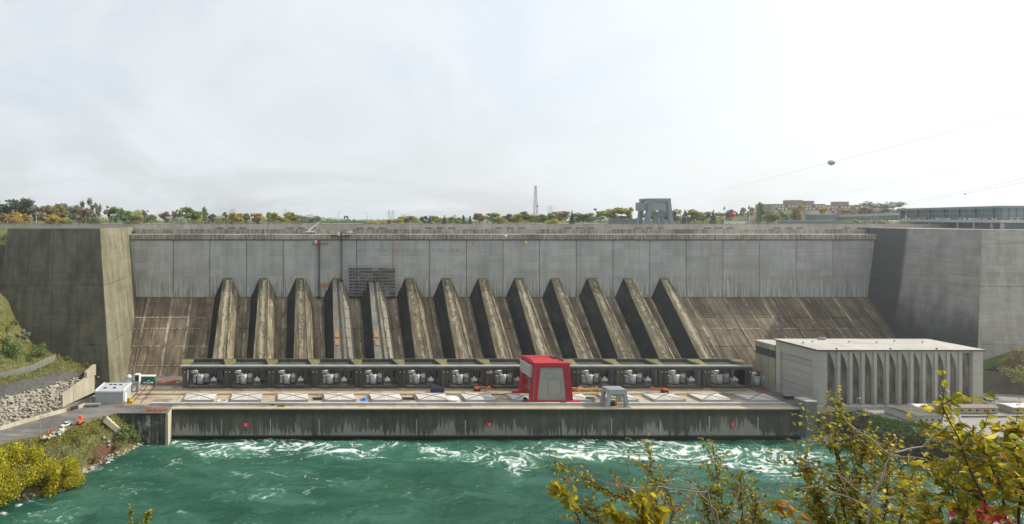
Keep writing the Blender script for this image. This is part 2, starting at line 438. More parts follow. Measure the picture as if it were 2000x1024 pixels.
M['twig'] = paint('dark_twig', (.065, .045, .03), .85, 0, .2)
M['flagw'] = paint('flag_white', (.7, .7, .7), .8, 0, .03)
M['flagr'] = paint('flag_red', (.5, .04, .06), .8, 0, .03)
M['flagb'] = paint('flag_blue', (.03, .05, .2), .8, 0, .03)
M['rock'] = concrete('pale_rock', (.42, .385, .32), (.24, .215, .17), (.56, .53, .47), .6, .6, .4, 0, (.5, .5, .5), .1, .3)
M['geotex'] = concrete('dark_scree', (.115, .11, .10), (.055, .052, .05), (.24, .225, .2), .7, .6, .45, 0, (.7, .7, .7), .0, .5)
M['redrock'] = concrete('red_shale', (.17, .085, .06), (.09, .05, .035), (.30, .20, .15), .6, .5, .4, 0, (.1, .1, 1.2), .0, .4)
def _soil(k, c):
    n = k.noise(k.pos, .11, 6, .7, .8); n2 = k.noise(k.pos, .9, 5, .7)
    c = k.mix(k.ss(n, .40, .58), c, k.mix(k.ss(n2, .35, .65), (.075, .10, .024), (.14, .145, .045)))
    return k.mix(k.ss(k.noise(k.pos, .23, 5, .7), .58, .68, 0, .8), c, (.24, .15, .07))
M['grassy'] = concrete('grassy_soil', (.17, .15, .07), (.09, .085, .035), (.30, .25, .14), .6, .6, .4, 0, (.4, .4, .4), .0, .5, extra=_soil)
M['plateau'] = concrete('plateau_ground', (.22, .22, .12), (.12, .14, .06), (.3, .28, .2), .6, .6, .3)
def _bank(k, c):
    n = k.noise(k.pos, .10, 6, .7, .8)
    return k.mix(k.ss(k.math('ADD', k.xyz()[2], k.math('MULTIPLY', n, 8.0)), 13.2, 16.5), c, k.mix(k.ss(k.noise(k.pos, .7, 4), .35, .65), (.06, .13, .015), (.12, .18, .03)))
M['bank'] = concrete('river_bank_soil', (.115, .085, .05), (.055, .042, .028), (.2, .16, .1), .6, .6, .4, 0, (.4, .4, .4), .0, .5, extra=_bank)

F = {}
F['dark'] = foliage('leaf_dark_green', (0.096, 0.133, 0.072), (0.126, 0.170, 0.086), (0.181, 0.209, 0.101))
F['green'] = foliage('leaf_green', (0.150, 0.223, 0.073), (0.220, 0.302, 0.095), (0.325, 0.384, 0.132))
F['olive'] = foliage('leaf_olive', (0.216, 0.216, 0.076), (0.304, 0.304, 0.101), (0.431, 0.379, 0.151))
F['ygreen'] = foliage('leaf_yellow_green', (0.268, 0.287, 0.038), (0.383, 0.364, 0.056), (0.536, 0.460, 0.077))
F['gold'] = foliage('leaf_gold', (.44, .41, .02), (.60, .51, .03), (.24, .30, .03), .48)
F['orange'] = foliage('leaf_orange', (.46, .31, .06), (.54, .38, .07), (.34, .30, .09))
F['rust'] = foliage('leaf_rust', (0.294, 0.198, 0.096), (0.346, 0.250, 0.116), (0.242, 0.224, 0.116))
F['maroon'] = foliage('leaf_maroon', (0.218, 0.151, 0.102), (0.253, 0.182, 0.120), (0.218, 0.206, 0.120))
F['brown'] = foliage('leaf_brown', (0.276, 0.238, 0.161), (0.329, 0.281, 0.188), (0.223, 0.230, 0.136))
F['grey'] = foliage('leaf_grey_green', (0.243, 0.281, 0.208), (0.340, 0.365, 0.267), (0.437, 0.437, 0.316))
F['pale'] = foliage('leaf_pale', (0.260, 0.247, 0.143), (0.338, 0.312, 0.182), (0.208, 0.221, 0.117))
F['conifer'] = foliage('leaf_conifer', (0.065, 0.104, 0.075), (0.085, 0.135, 0.096), (0.110, 0.156, 0.100), .15)
F['near_olive'] = foliage('near_leaf_olive', (0.260, 0.227, 0.031), (0.174, 0.192, 0.026), (0.452, 0.260, 0.052), .58, 3)
F['near_green'] = foliage('near_leaf_green', (0.215, 0.268, 0.032), (0.365, 0.353, 0.043), (0.643, 0.472, 0.064), .58, 3)
F['near_yellow'] = foliage('near_leaf_yellow', (0.495, 0.398, 0.021), (0.358, 0.330, 0.028), (0.578, 0.413, 0.028), .58, 3)
F['near_gold'] = foliage('near_leaf_gold', (0.422, 0.383, 0.034), (0.575, 0.460, 0.038), (0.690, 0.422, 0.047), .58, 3)
F['near_orange'] = foliage('near_leaf_orange', (0.540, 0.264, 0.036), (0.600, 0.336, 0.060), (0.456, 0.192, 0.048), .58, 3)
F['near_red'] = foliage('near_leaf_red', (.35, .02, .03), (.28, .015, .03), (.42, .05, .06), .45, 3)
# ================================================================== numeric noise for terrain and water
_lat = rng.random((64, 256, 256)).astype(np.float32)
def vnoise(x, y, k=0):
    xi = np.floor(x).astype(int); yi = np.floor(y).astype(int)
    fx = x - xi; fy = y - yi
    fx = fx * fx * (3 - 2 * fx); fy = fy * fy * (3 - 2 * fy)
    L = _lat[k % 64]; x0 = xi % 256; x1 = (xi + 1) % 256; y0 = yi % 256; y1 = (yi + 1) % 256
    return (L[x0, y0] * (1 - fx) + L[x1, y0] * fx) * (1 - fy) + (L[x0, y1] * (1 - fx) + L[x1, y1] * fx) * fy
def fbm(x, y, o=4, k=0, g=.5):
    a = 1.0; s = 0.0; t = 0.0
    for i in range(o):
        s = s + a * vnoise(x * 2 ** i + 17.3 * i, y * 2 ** i + 5.1 * i, k + i); t += a; a *= g
    return s / t
def sstep(x, a, b):
    t = np.clip((x - a) / (b - a), 0, 1); return t * t * (3 - 2 * t)

def loft(name, rows, nu, nv, mat, amp=.5, freq=.2, parent=None, edge=True, k=0):
    "a sheet of ground through rows of points; rows run up the slope"
    A = np.array([[tuple(p) for p in r] for r in rows], dtype=float)
    nr, nc, _ = A.shape
    def up(B, n):
        m = B.shape[0]; t = np.linspace(0, m - 1, n); i = np.clip(t.astype(int), 0, m - 2); f = (t - i)[:, None, None]
        return B[i] * (1 - f) + B[i + 1] * f
    B = up(A, nv); B = np.swapaxes(up(np.swapaxes(B, 0, 1), nu), 0, 1)
    n = (fbm(B[..., 0] * freq, (B[..., 1] + B[..., 2] * .7) * freq, 5, k, .55) - .5) * 2 * amp
    w = np.ones((nv, nu))
    if edge: w[0] = w[-1] = .15
    B[..., 2] += n * w; B[..., 1] += .5 * n * w
    idx = np.arange(nv * nu).reshape(nv, nu)
    f = np.stack([idx[:-1, :-1], idx[:-1, 1:], idx[1:, 1:], idx[1:, :-1]], -1).reshape(-1, 4)
    o = mesh_np(name, B.reshape(-1, 3), f, mat, parent, True)
    return o, B

DECK = 15.6
YW = 275.7      # face of the tailrace wall
YD = 369.7      # face of the upper dam wall

# ------------------------------------------------------------------ river
def river():
    xs = np.concatenate([np.linspace(-1500, -150, 30)[:-1], np.arange(-150, 430, .55), np.linspace(430, 1500, 26)])
    ys = np.concatenate([np.linspace(20, 186, 24)[:-1], np.arange(186, 278, .6)])
    X, Y = np.meshgrid(xs, ys, indexing='ij')
    boils = [(470, 876, 20, 8.5, 1.0), (690, 880, 15, 7.5, .75), (893, 884, 14, 8, .85), (1000, 908, 8, 9, .5), (1180, 878, 20, 9, .8), (1290, 876, 16, 8, 1.0),
             (1400, 884, 18, 9, .9), (1480, 905, 14, 9, .7), (1545, 890, 16, 10, .8), (1090, 880, 14, 7, .55), (355, 866, 14, 5, .4), (590, 866, 16, 5, .35), (790, 868, 16, 5, .35), (1600, 950, 22, 14, .45)]
    mask = np.zeros_like(X); rings = np.zeros_like(X); hz = np.zeros_like(X)
    wx = (fbm(X * .07, Y * .11, 4, 3) - .5) * 22; wy = (fbm(X * .07 + 40, Y * .11 + 9, 4, 9) - .5) * 14
    for (px, py, rx, ry, s) in boils:
        c = G(px, py, 0)
        dx = (X - c.x + wx * .55) / rx; dy = (Y - c.y + wy * .7) / ry
        r = np.sqrt(dx * dx + dy * dy)
        mask += s * np.exp(-r * r * .8)
        rings += s * np.exp(-r * r * .8) * (np.sin(r * 11 + fbm(X * .12, Y * .2, 3, 14) * 7) * .5 + .5)
        hz += s * .5 * np.exp(-r * r) * np.cos(r * 4)
    mask = np.clip(mask, 0, 1.15); rings = np.clip(rings, 0, 1)
    Xs, Ys = X.copy(), Y.copy()
    for (px, py, rx, ry, s) in boils:      # each boil turns the water round itself
        c = G(px, py, 0); dx = Xs - c.x; dy = (Ys - c.y) * 1.9
        r = np.sqrt(dx * dx + dy * dy) / (rx * 1.5)
        th = (1 if px % 2 == 0 else -1) * 1.7 * s * np.exp(-r * r)
        Xs, Ys = c.x + dx * np.cos(th) - dy * np.sin(th), c.y + (dx * np.sin(th) + dy * np.cos(th)) / 1.9
    Xw = Xs + wx * .9; Yw = Ys + wy * .9
    def ridge(f, fy, o, k, g=.5, w=.16):
        n = fbm(Xw * f, Yw * fy, o, k, g); return 1 - np.abs(n - .5) / w
    r1 = ridge(.055, .12, 4, 20); r2 = ridge(.12, .26, 4, 26); r3 = ridge(.022, .075, 5, 32); r4 = ridge(.25, .5, 3, 36)
    dist = YW - Y
    far = np.exp(-np.clip(dist - 4, 0, 200) / 34)
    patch = sstep(fbm(X * .018, Y * .04, 3, 40), .42, .66)
    m2 = np.clip(mask + .08 + .28 * patch * (0.3 + .7 * far), 0, 1.2)
    foam = sstep(r1, .78 - .22 * m2, 1.0) * sstep(m2, .12, .75) * .8
    foam += sstep(r2, .78 - .20 * m2, 1.0) * sstep(m2, .16, .75) * .8
    foam += sstep(r4, .62, 1.0) * sstep(mask, .25, .9) * .6
    foam += sstep(rings * (.45 + .55 * r1), .5, .95) * sstep(mask, .2, .8) * .6
    foam += sstep(r3, .91, 1.0) * sstep(fbm(X * .02 + 7, Y * .05, 3, 44), .36, .60) * .42
    foam += sstep(ridge(.05, .15, 5, 60), .90, 1.0) * sstep(fbm(X * .02 + 3, Y * .045, 3, 46), .40, .62) * .34
    veil = sstep(r1, .1, 1.0) * sstep(m2, .1, .7) + .6 * sstep(r3, .45, 1.0) * patch
    shore = np.exp(-np.clip(np.abs(X + 108 - (Y - 212) * .55), 0, 60) / 3.0) * (Y < 262)
    foam += sstep(r2 + shore * .35, .95, 1.25) * shore * .9
    foam = np.clip(foam * (0.62 + .5 * fbm(X * .9, Y * 1.3, 3, 50)), 0, 1)
    h = hz * .9 + (fbm(X * .055, Y * .10, 4, 5) - .5) * 2.3 * (.5 + far) + (fbm(Xw * .22, Yw * .42, 4, 12) - .5) * .75 + foam * .22
    h += (fbm(X * .7, Y * 1.1, 2, 15) - .5) * .22
    h = h * ((xs > -155) & (xs < 435)).astype(float)[:, None]
    h -= .25
    nx, ny = X.shape
    v = np.stack([X, Y, h], -1).reshape(-1, 3)
    idx = np.arange(nx * ny).reshape(nx, ny)
    f = np.stack([idx[:-1, :-1], idx[1:, :-1], idx[1:, 1:], idx[:-1, 1:]], -1).reshape(-1, 4)
    k = NT('river_water')
    at = k.t.nodes.new('ShaderNodeAttribute'); at.attribute_name = 'foam'
    ae = k.t.nodes.new('ShaderNodeAttribute'); ae.attribute_name = 'aeration'
    fo, aer = at.outputs['Fac'], ae.outputs['Fac']
    n = k.noise(k.vmul(k.pos, (.03, .05, 1)), 1.0, 4)
    deep = k.mix(k.ss(n, .35, .65), (.011, .060, .040), (.024, .086, .054))
    col = k.mix(aer, deep, (.075, .205, .145))
    fine = k.noise(k.vmul(k.pos, (1.0, 1.5, 1)), 1.0, 6, .75)
    ff = k.ss(k.math('ADD', fo, k.math('MULTIPLY', k.math('SUBTRACT', fine, .5), .42)), .10, .92)
    col = k.mix(ff, col, (.74, .78, .75))
    k.set(k.b, 'Roughness', k.ss(ff, 0, .5, .16, .7))
    k.set(k.b, 'Base Color', col); k.b.inputs['IOR'].default_value = 1.33
    w1 = k.noise(k.vmul(k.pos, (.9, 1.5, 1)), 1.0, 5, .7, .5)
    k.bump(w1, .7, .45)
    o = mesh_np('river', v, f, k.m, None, True)
    for nm, arr in (('foam', foam), ('aeration', np.clip(mask * .55 + far * .35 * fbm(X * .04, Y * .07, 3, 55) + foam * .35 + .30 * veil + .25 * sstep(fbm(Xw * .045, Yw * .10, 5, 62), .42, .68), 0, 1))):
        a = o.data.attributes.new(nm, 'FLOAT', 'POINT'); a.data.foreach_set('value', arr.reshape(-1).astype(np.float32))
    tag(o, kind='structure')
river()

# ------------------------------------------------------------------ ground
def plate(name, poly, z0, z1, mat):
    o = MB().prism(poly, 'z', z0, z1).build(name, mat); return tag(o, kind='structure')
plate('plateau', [(-2500, 392), (2500, 392), (2500, 1700), (-2500, 1700)], 60, 107.0, M['plateau'])
plate('yard', [(-63.2, 269.2), (-89.7, 269.2), (-95, 262.5), (-102, 250), (-113, 241), (-126, 231), (-200, 190), (-400, 190), (-400, 262), (-160, 262), (-119, 279), (-108, 302), (-108, 340), (-63.2, 340)], 4, DECK, M['asphalt'])
plate('powerhouse_deck', [(-63.1, YW + .4), (259.3, YW + .4), (259.3, 340), (-63.1, 340)], 4, DECK, M['deck'])
plate('yard_paving', [(-63.3, 281.5), (-89.0, 281.5), (-92.0, 300), (-92.0, 313), (-63.3, 313)], DECK + .002, DECK + .02, M['deck'])
plate('terrace', [(259.4, 345), (259.4, YW + .4), (288.5, YW + .4), (290, 262), (300, 250), (312, 242), (319, 235), (341, 207), (420, 130), (900, 130), (900, 345)], 4, DECK, M['apron'])
plate('door_apron', [(259.5, 276.5), (271.2, 276.5), (271.2, 335), (259.5, 335)], DECK + .003, DECK + .02, M['asphalt'])
o, _ = loft('near_hillside', [[(x, y, z) for x in (-500, -120, -30, 0, 30, 120, 500)] for (y, z) in ((-40, 112), (1.5, 111.2), (6, 106), (30, 76), (110, -3))], 80, 50, M['grassy'], .4, .2)
tag(o, kind='structure')
# left: river embankment
T = [(-400, 190, 15), (-200, 190, 15.4), (-126, 231, 15.5), (-113, 241, 15.5), (-102, 250, 15.5), (-95, 262.5, 15.5), (-89.3, 268.0, 15.2), (-80, 268.0, 8)]
W = [(-400, 150, -1.5), (-190, 158, -1.5), (-116.5, 211.0, -1.5), (-95.5, 222, -1.5), (-93.5, 236, -1.5), (-89.5, 249.5, -1.5), (-77.5, 262, -1.5), (-75.5, 267.5, -1.5)]
mid = [((a[0] * .45 + b[0] * .55) + 1.2, (a[1] * .45 + b[1] * .55) - 1, a[2] * .40 + b[2] * .6 + (2.2 if i < 5 else 1.0)) for i, (a, b) in enumerate(zip(T, W))]
o, _ = loft('embankment', [W, mid, T], 240, 46, M['grassy'], 1.0, .16, k=4); tag(o, kind='structure')
# left: hillside against the dam tower
base = [P(-160, 880, 240), G(-60, 856, DECK), G(0, 834, DECK), G(60, 817, DECK), G(106, 802, DECK), Vector((-122.4, 284, DECK)), Vector((-117.5, 301.5, DECK))]
topl = [P(-160, 790, 252), P(-60, 768, 262), P(0, 752, 268), P(60, 740, 276), P(120, 724, 288), P(150, 726, 296), P(178, 724, 301.0)]
m1 = [a * .40 + b * .60 + Vector((0, -1.2, 1.5)) for a, b in zip(base, topl)]
m0 = [a * .75 + b * .25 + Vector((0, -1.5, .6)) for a, b in zip(base, topl)]
o, RIP = loft('riprap_slope', [base, m0, m1], 150, 40, M['rock'], .9, .45, k=8); tag(o, kind='structure')
o, _ = loft('scree_slope', [m1, [a * .5 + b * .5 + Vector((0, 0, .4)) for a, b in zip(m1, topl)], topl], 120, 20, M['geotex'], .55, .4, k=12); tag(o, kind='structure')
bench = [P(-160, 778, 262), P(-60, 756, 270), P(0, 743, 276), P(60, 728, 286), P(108, 706, 297), P(150, 716, 301), P(182, 723, 303)]
hill1 = [P(-160, 690, 270), P(-60, 690, 278), P(0, 690, 285), P(40, 692, 293), P(92, 690, 301), P(140, 706, 304), P(184, 722, 306)]
hill2 = [P(-160, 520, 290), P(-60, 560, 294), P(0, 606, 297), P(26, 640, 301), P(70, 682, 305), P(130, 706, 308), P(186, 722, 309)]
hill3 = [p + Vector((-4, 22, 6)) for p in hill2]
o, HILL = loft('hillside', [topl, bench, hill1, hill2, hill3], 120, 70, M['grassy'], 1.1, .14, k=16); tag(o, kind='structure')
o, _ = loft('cliff_ground', [[(-600, 300, 40), (-172, 318, 62)], [(-600, 340, 88), (-172, 336, 92)], [(-600, 380, 106), (-172, 380, 106.6)], [(-600, 400, 106.9), (-172, 400, 106.9)]], 50, 30, M['grassy'], 1.0, .1); tag(o, kind='structure')
# right: river bank below the terrace
Tr = [(287.5, 275.3, 15.0), (289.6, 262, 15.4), (300, 250.2, 15.4), (312, 242, 15.4), (319, 235, 15.4), (341, 207, 15.4), (420, 130, 15.4)]
Wr = [(281, 272, -1.5), (286, 256.5, -1.5), (293, 250, -1.5), (300, 243.5, -1.5), (311, 231, -1.5), (333, 202, -1.5), (410, 120, -1.5)]
mr_ = [((a[0] * .5 + b[0] * .5) - 1.5, (a[1] * .5 + b[1] * .5) - 1.5, 9.0) for a, b in zip(Tr, Wr)]
o, _ = loft('river_bank', [Wr, mr_, Tr], 160, 40, M['bank'], .9, .2, k=21); tag(o, kind='structure')
# right: talus beside the service hall
o, _ = loft('talus_slope', [[(372, 304, DECK + .1), (405, 296, DECK), (470, 280, DECK)], [(371, 309, 27.5), (405, 303, 28), (470, 290, 28)], [(374, 316, 33), (405, 312, 40), (470, 308, 52)]], 60, 30, M['bank'], .8, .15, k=25); tag(o, kind='structure')

# ------------------------------------------------------------------ dam
dam = thing('dam', 'long grey concrete gravity dam with slanting buttress row between two towers', 'dam', (145, 350, DECK), world=True)
S_T = Vector((0, YD, 59.1)); S_B = Vector((0, 332.0, 15.0))
sv = (S_B - S_T); SL = sv.length; sv.normalize(); sn = Vector((0, -sv.z * -1, 0))
sn = Vector((0, sv.z, -sv.y)).normalized()
if sn.z < 0: sn = -sn
def slope_pt(x, t, h=0.0): return Vector((x, 0, 0)) + S_T + (S_B - S_T) * t + sn * h
MB().prism([(322, 5), (S_B.y + .45, S_B.z), (YD + .5, 58.6), (YD + .5, 98.2), (395, 98.2), (395, 5)], 'x', -116, 399).build('core', M['core'], dam)
XJ = [-83.3 + 25.2 * k for k in range(-1, 20)]
XJ[0] = -117; XJ[-1] = 401.5
for a, b in zip(XJ[:-1], XJ[1:]):
    MB().box(a + .2, b - .2, YD, YD + 1, 59.0, 98.5).build('wall_panel', M['upper'], dam)
def face_panel(x0, x1, t0, t1, h, mat, name='face_panel', th=1.2):
    m = MB().hexa([slope_pt(x0, t1, h - th), slope_pt(x1, t1, h - th), slope_pt(x1, t0, h - th), slope_pt(x0, t0, h - th),
                   slope_pt(x0, t1, h), slope_pt(x1, t1, h), slope_pt(x1, t0, h), slope_pt(x0, t0, h)])
    return m.build(name, mat, dam)
TR = [0.004, .28, .42, .64, .87, 1.02]
HX = []
for a, b in zip(XJ[:-1], XJ[1:]): HX += [a, (a + b) / 2]
HX.append(XJ[-1])
BX = [-45.8 + 25.03 * i for i in range(13)]
for a, b in zip(HX[:-1], HX[1:]):
    inside = a > BX[0] - 13 and b < BX[-1] + 14
    rows = [0.004, .42, 1.02] if inside else TR
    for t0, t1 in zip(rows[:-1], rows[1:]):
        face_panel(a + .18, b - .18, t0 + .003, t1 - .003, random.uniform(-.05, .12), M['slope'])
# pale lime deposits along the joints of the slope: raised ribs of mortar
for j, x in enumerate(HX[1:-1]):
    w = (.85 if j % 2 == 1 else .6) if x < -40 else (.55 if j % 2 == 1 else .3)
    face_panel(x - w, x + w, .01, 1.0, .22, M['slope_tan'], 'joint_rib', .3)
for (a, b) in ((XJ[0], BX[0] - 10), (BX[-1] + 11, XJ[-1] - 4)):
    for t in (TR[1:-1] if a < 0 else TR[2:-1:2]):
        face_panel(a + .5, b, t - .006, t + .006, .20, M['slope_tan'], 'joint_rib', .28)
# crest, stepping back
MB().prism([(YD - 1.0, 98.6), (YD - 1.0, 102.0), (YD - .4, 102.3), (377, 102.3), (377, 98.6)], 'x', -117, 401).build('crest_ledge', M['crest_dark'], dam)
MB().box(-112, 401, YD - .3, YD + 2, 98.0, 98.62).build('ledge_shade_strip', M['core'], dam)  # dark strip painted in as the shade under the ledge
for k in range(21):
    a = -112 + k * 24.45; MB().box(a + .06, a + 24.39, 376, 384, 102.35, 105.6).build('crest_block', M['crest_dark'], dam)
for k in range(30):
    a = -330 + k * 30.0; MB().box(a + .05, a + 29.95, 382, 383, 102.4, 109.0).build('parapet_panel', M['crest'], dam)
MB().box(-330, 570, 381.8, 383.2, 109.003, 109.25).build('parapet_cap', M['crest'], dam)
for k in range(-2, 8):
    for q in range(3):
        x = XW(695.3 + 136 * k + 22 * q, 381.8)
        if -105 < x < 395: MB().box(x, x + 5, 381.75, 382.2, 105.9, 106.5).build('drain_slot', M['core'], dam)
m = MB()
for i in range(6):
    for d in (0, 14):
        pass
for i in range(6):
    for d in (0, 13.0):
        x = XW(703 + 35.6 * i + d, YD)
        q = MB(); q.box(x - .35, x + .35, YD - .7, YD, 90.9, 91.6); q.tube((x + .3, YD - .8, 91.5), (x + 1.1, YD - .8, 92.2), .18)
        q.build('anchor_bracket', M['steel'], dam)
# repaired patch and pale seepage on the wall
MB().box(XW(625, YD), XW(648, YD), YD - .08, YD + .1, 65.6, 68.6).build('plywood_patch', M['ply'], dam)
# buttresses (penstock housings)
def buttress(i, x):
    b = bpy.data.objects
    tw0, tw1, bw0, bw1, h0, h1 = 3.1, 5.0, 8.9, 9.6, 10.2, 8.2
    o = Vector((x, YD, 59.1))
    def sp(dx, t, h): return slope_pt(x + dx, t, h)
    topz = 72.0
    v = [sp(-bw0, 0, 0), sp(bw0, 0, 0), sp(bw1, 1.03, 0), sp(-bw1, 1.03, 0)]
    # top edge starts on the upper wall at topz
    st = Vector((x, YD + .05, topz)); e = slope_pt(x, 1.03, h1)
    v += [st + Vector((-tw0, 0, 0)), st + Vector((tw0, 0, 0)), e + Vector((tw1, 0, 0)), e + Vector((-tw1, 0, 0))]
    vv = [p - Vector((x, YD, 59.1)) for p in v]
    mb = MB()
    N_ = 10
    prof = []
    for j in range(N_ + 1):
        t = j / N_
        r = [v[0].lerp(v[3], t), v[4].lerp(v[7], t), v[5].lerp(v[6], t), v[1].lerp(v[2], t)]
        prof.append(r)
    for r in prof: mb.v += [tuple(p - Vector((x, YD, 59.1))) for p in r]
    for j in range(N_):
        a = 4 * j
        for q in range(3): mb.f.append((a + q, a + q + 1, a + q + 5, a + q + 4))
    mb.f.append((3, 2, 1, 0)); a = 4 * N_; mb.f.append((a, a + 1, a + 2, a + 3))
    me = mb
    new = i in (3, 4)
    ob = me.build('buttress', M['butt_new'] if new else M['butt'])
    ob.parent = dam; ob.location = Vector((x, YD, 59.1)) - ORG[dam]
    ORG[ob] = Vector((x, YD, 59.1))
    # ridge rib along the right edge and the bearing block at the top
    rb = MB()
    for s_, w in ((1, .55),):
        p0 = st + Vector((s_ * (tw0 - .05), 0, .02)); p1 = e + Vector((s_ * (tw1 - .05), 0, .02))
        d = sn * .25
        rb.hexa([p0 + Vector((-w, 0, 0)) - d, p0 + Vector((w * .2, 0, 0)) - d, p1 + Vector((w * .2, 0, 0)) - d, p1 + Vector((-w, 0, 0)) - d,
                 p0 + Vector((-w, 0, 0)) + d, p0 + Vector((w * .2, 0, 0)) + d, p1 + Vector((w * .2, 0, 0)) + d, p1 + Vector((-w, 0, 0)) + d])
    rb.build('edge_rib', M['slope_tan'], ob)
    # the flank turned from the sun has its shade painted in near black
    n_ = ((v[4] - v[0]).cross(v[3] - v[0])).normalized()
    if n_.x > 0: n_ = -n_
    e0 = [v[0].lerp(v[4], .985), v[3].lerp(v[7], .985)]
    MB().hexa([v[0], v[3], e0[1], e0[0], v[0] + n_ * .12, v[3] + n_ * .12, e0[1] + n_ * .12, e0[0] + n_ * .12]).build('shade_flank', M['shade_flank'], ob)
    cb = MB().hexa([st + Vector((-tw0 - .3, -1.4, -2.6)), st + Vector((tw0 + .3, -1.4, -2.6)), st + Vector((tw0 + .3, .2, -2.6)), st + Vector((-tw0 - .3, .2, -2.6)),
                    st + Vector((-tw0 + .3, -.6, .25)), st + Vector((tw0 - .3, -.6, .25)), st + Vector((tw0 - .3, .2, .25)), st + Vector((-tw0 + .3, .2, .25))])
    cb.build('head_block', M['moss'], ob)
    if new:
        ch = MB(); p0 = st + Vector((.4, 0, .1)); p1 = e + Vector((.9, 0, .1)); d = sn * .3
        ch.hexa([p0 + Vector((-.7, 0, 0)) - d, p0 + Vector((.7, 0, 0)) - d, p1 + Vector((.7, 0, 0)) - d, p1 + Vector((-.7, 0, 0)) - d,
                 p0 + Vector((-.7, 0, 0)) + d * .6, p0 + Vector((.7, 0, 0)) + d * .6, p1 + Vector((.7, 0, 0)) + d * .6, p1 + Vector((-.7, 0, 0)) + d * .6])
        ch.build('drain_channel', M['gallery'], ob)
        for t in (.62, .70):
            c = st.lerp(e, t) + Vector((-2.4, 0, 0)) + sn * .1
            u = (e - st).normalized()
            pm = MB(); a_, b_ = Vector((1.3, 0, 0)), u * 1.9
            pm.hexa([c - a_ - b_, c + a_ - b_, c + a_ + b_, c - a_ + b_, c - a_ - b_ + sn * .25, c + a_ - b_ + sn * .25, c + a_ + b_ + sn * .25, c - a_ + b_ + sn * .25])
            pm.build('plywood_sheet', M['ply'], ob)
        for t in np.linspace(.15, .95, 9):
            c = st.lerp(e, t) + Vector((3.6 + .3 * math.sin(t * 20), 0, 0)) + sn * .4
            MB().tube(c, c + Vector((3.2, -.2, -.6)), .14).build('formwork_tie', M['dark'], ob)
    return ob
for i, x in enumerate(BX): buttress(i, x)

# ------------------------------------------------------------------ towers at both ends of the dam
def tower(name, label, x0t, x1t, x0b, x1b, yft, yfb, zt, zb, mf, ms, side):
    t = thing(name, label, 'tower', ((x0b + x1b) / 2, 340, DECK), world=True)
    yb = 392
    MB().hexa([(x0b, yfb, zb), (x1b, yfb, zb), (x1b, yb, zb), (x0b, yb, zb), (x0t, yft, zt), (x1t, yft, zt), (x1t, yb, zt), (x0t, yb, zt)]).build('core', mf, t)
    return t
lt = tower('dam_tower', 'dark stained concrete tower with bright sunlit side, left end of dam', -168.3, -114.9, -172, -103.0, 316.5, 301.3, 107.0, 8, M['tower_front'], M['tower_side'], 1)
# lit side facing the spillway: slabs
def quad_slab(pts, th, nrm_, name, mat, parent):
    n = Vector(nrm_).normalized() * th
    MB().hexa([p - n for p in pts] + [p for p in pts]).build(name, mat, parent)
def lerp4(p, a, b, c, d):
    def q(u, v): return (p[0] * (1 - u) + p[1] * u) * (1 - v) + (p[3] * (1 - u) + p[2] * u) * v
    return [q(a, c), q(b, c), q(b, d), q(a, d)]
def faced(corners, nu, nv, mat, parent, nrm_, name, gap=.0015):
    for i in range(nu):
        for j in range(nv):
            quad_slab(lerp4(corners, i / nu + gap, (i + 1) / nu - gap, j / nv + gap * .6, (j + 1) / nv - gap * .6), .6, nrm_, name, mat, parent)
ls = [Vector((-102.4, 300.9, 8)), Vector((-102.4, 391, 8)), Vector((-114.3, 391, 107.2)), Vector((-114.3, 316.1, 107.2))]
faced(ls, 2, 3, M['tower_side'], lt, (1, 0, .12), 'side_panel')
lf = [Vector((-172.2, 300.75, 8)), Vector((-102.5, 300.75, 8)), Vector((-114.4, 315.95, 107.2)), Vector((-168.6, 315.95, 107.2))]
faced(lf, 4, 3, M['tower_front'], lt, (0, -1, .157), 'front_panel')
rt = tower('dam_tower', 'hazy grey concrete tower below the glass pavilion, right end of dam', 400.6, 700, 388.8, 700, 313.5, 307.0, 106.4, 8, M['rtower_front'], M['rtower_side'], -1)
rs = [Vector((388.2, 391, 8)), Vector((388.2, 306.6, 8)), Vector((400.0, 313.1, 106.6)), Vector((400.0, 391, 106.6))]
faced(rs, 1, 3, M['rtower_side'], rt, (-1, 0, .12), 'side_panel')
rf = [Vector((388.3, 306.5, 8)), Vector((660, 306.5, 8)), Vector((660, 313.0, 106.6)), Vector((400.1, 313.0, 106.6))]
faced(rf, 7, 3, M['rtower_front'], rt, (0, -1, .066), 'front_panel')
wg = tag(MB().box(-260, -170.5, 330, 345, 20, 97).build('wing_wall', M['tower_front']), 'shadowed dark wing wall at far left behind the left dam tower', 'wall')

# ------------------------------------------------------------------ tailrace wall
tw = thing('tailrace_wall', 'stained concrete tailrace wall rising from the river below the powerhouse', 'wall', (100, YW, 0), world=True)
xs_ = [-63.2] + [-37.3 + 25.0 * k for k in range(0, 12)] + [259.4]
for a, b in zip(xs_[:-1], xs_[1:]):
    h_ = (a + b) / 2
    for c, d in ((a, h_), (h_, b)):
        MB().box(c + .06, d - .06, YW, YW + .9, 1.6, DECK - .45).build('wall_panel', M['tail'], tw)
MB().box(-63.2, 259.4, YW + .3, YW + 1.2, -4, DECK - .3).build('backing', M['core'], tw)
MB().prism([(YW - .35, -4), (YW - .35, 1.3), (YW + .2, 1.9), (YW + .2, -4)], 'x', -63.1, 259.3).build('foot', M['tail'], tw)
MB().box(-63.3, 259.5, YW - .35, YW + 1.3, DECK - .44, DECK + .12).build('coping', M['deck_edge'], tw)
for k in range(0, 12):
    x = -37.3 + 25.0 * k
    MB().box(x - .22, x + .22, YW - .12, YW + .3, 2.2, 11.2 + random.uniform(-1.5, .8)).build('joint_pipe', M['kerb'], tw)
tl = thing('tailrace_wall', 'short stained wing wall left of the long tailrace wall, bleached white streaks', 'wall', (-76, 268, 0), world=True)
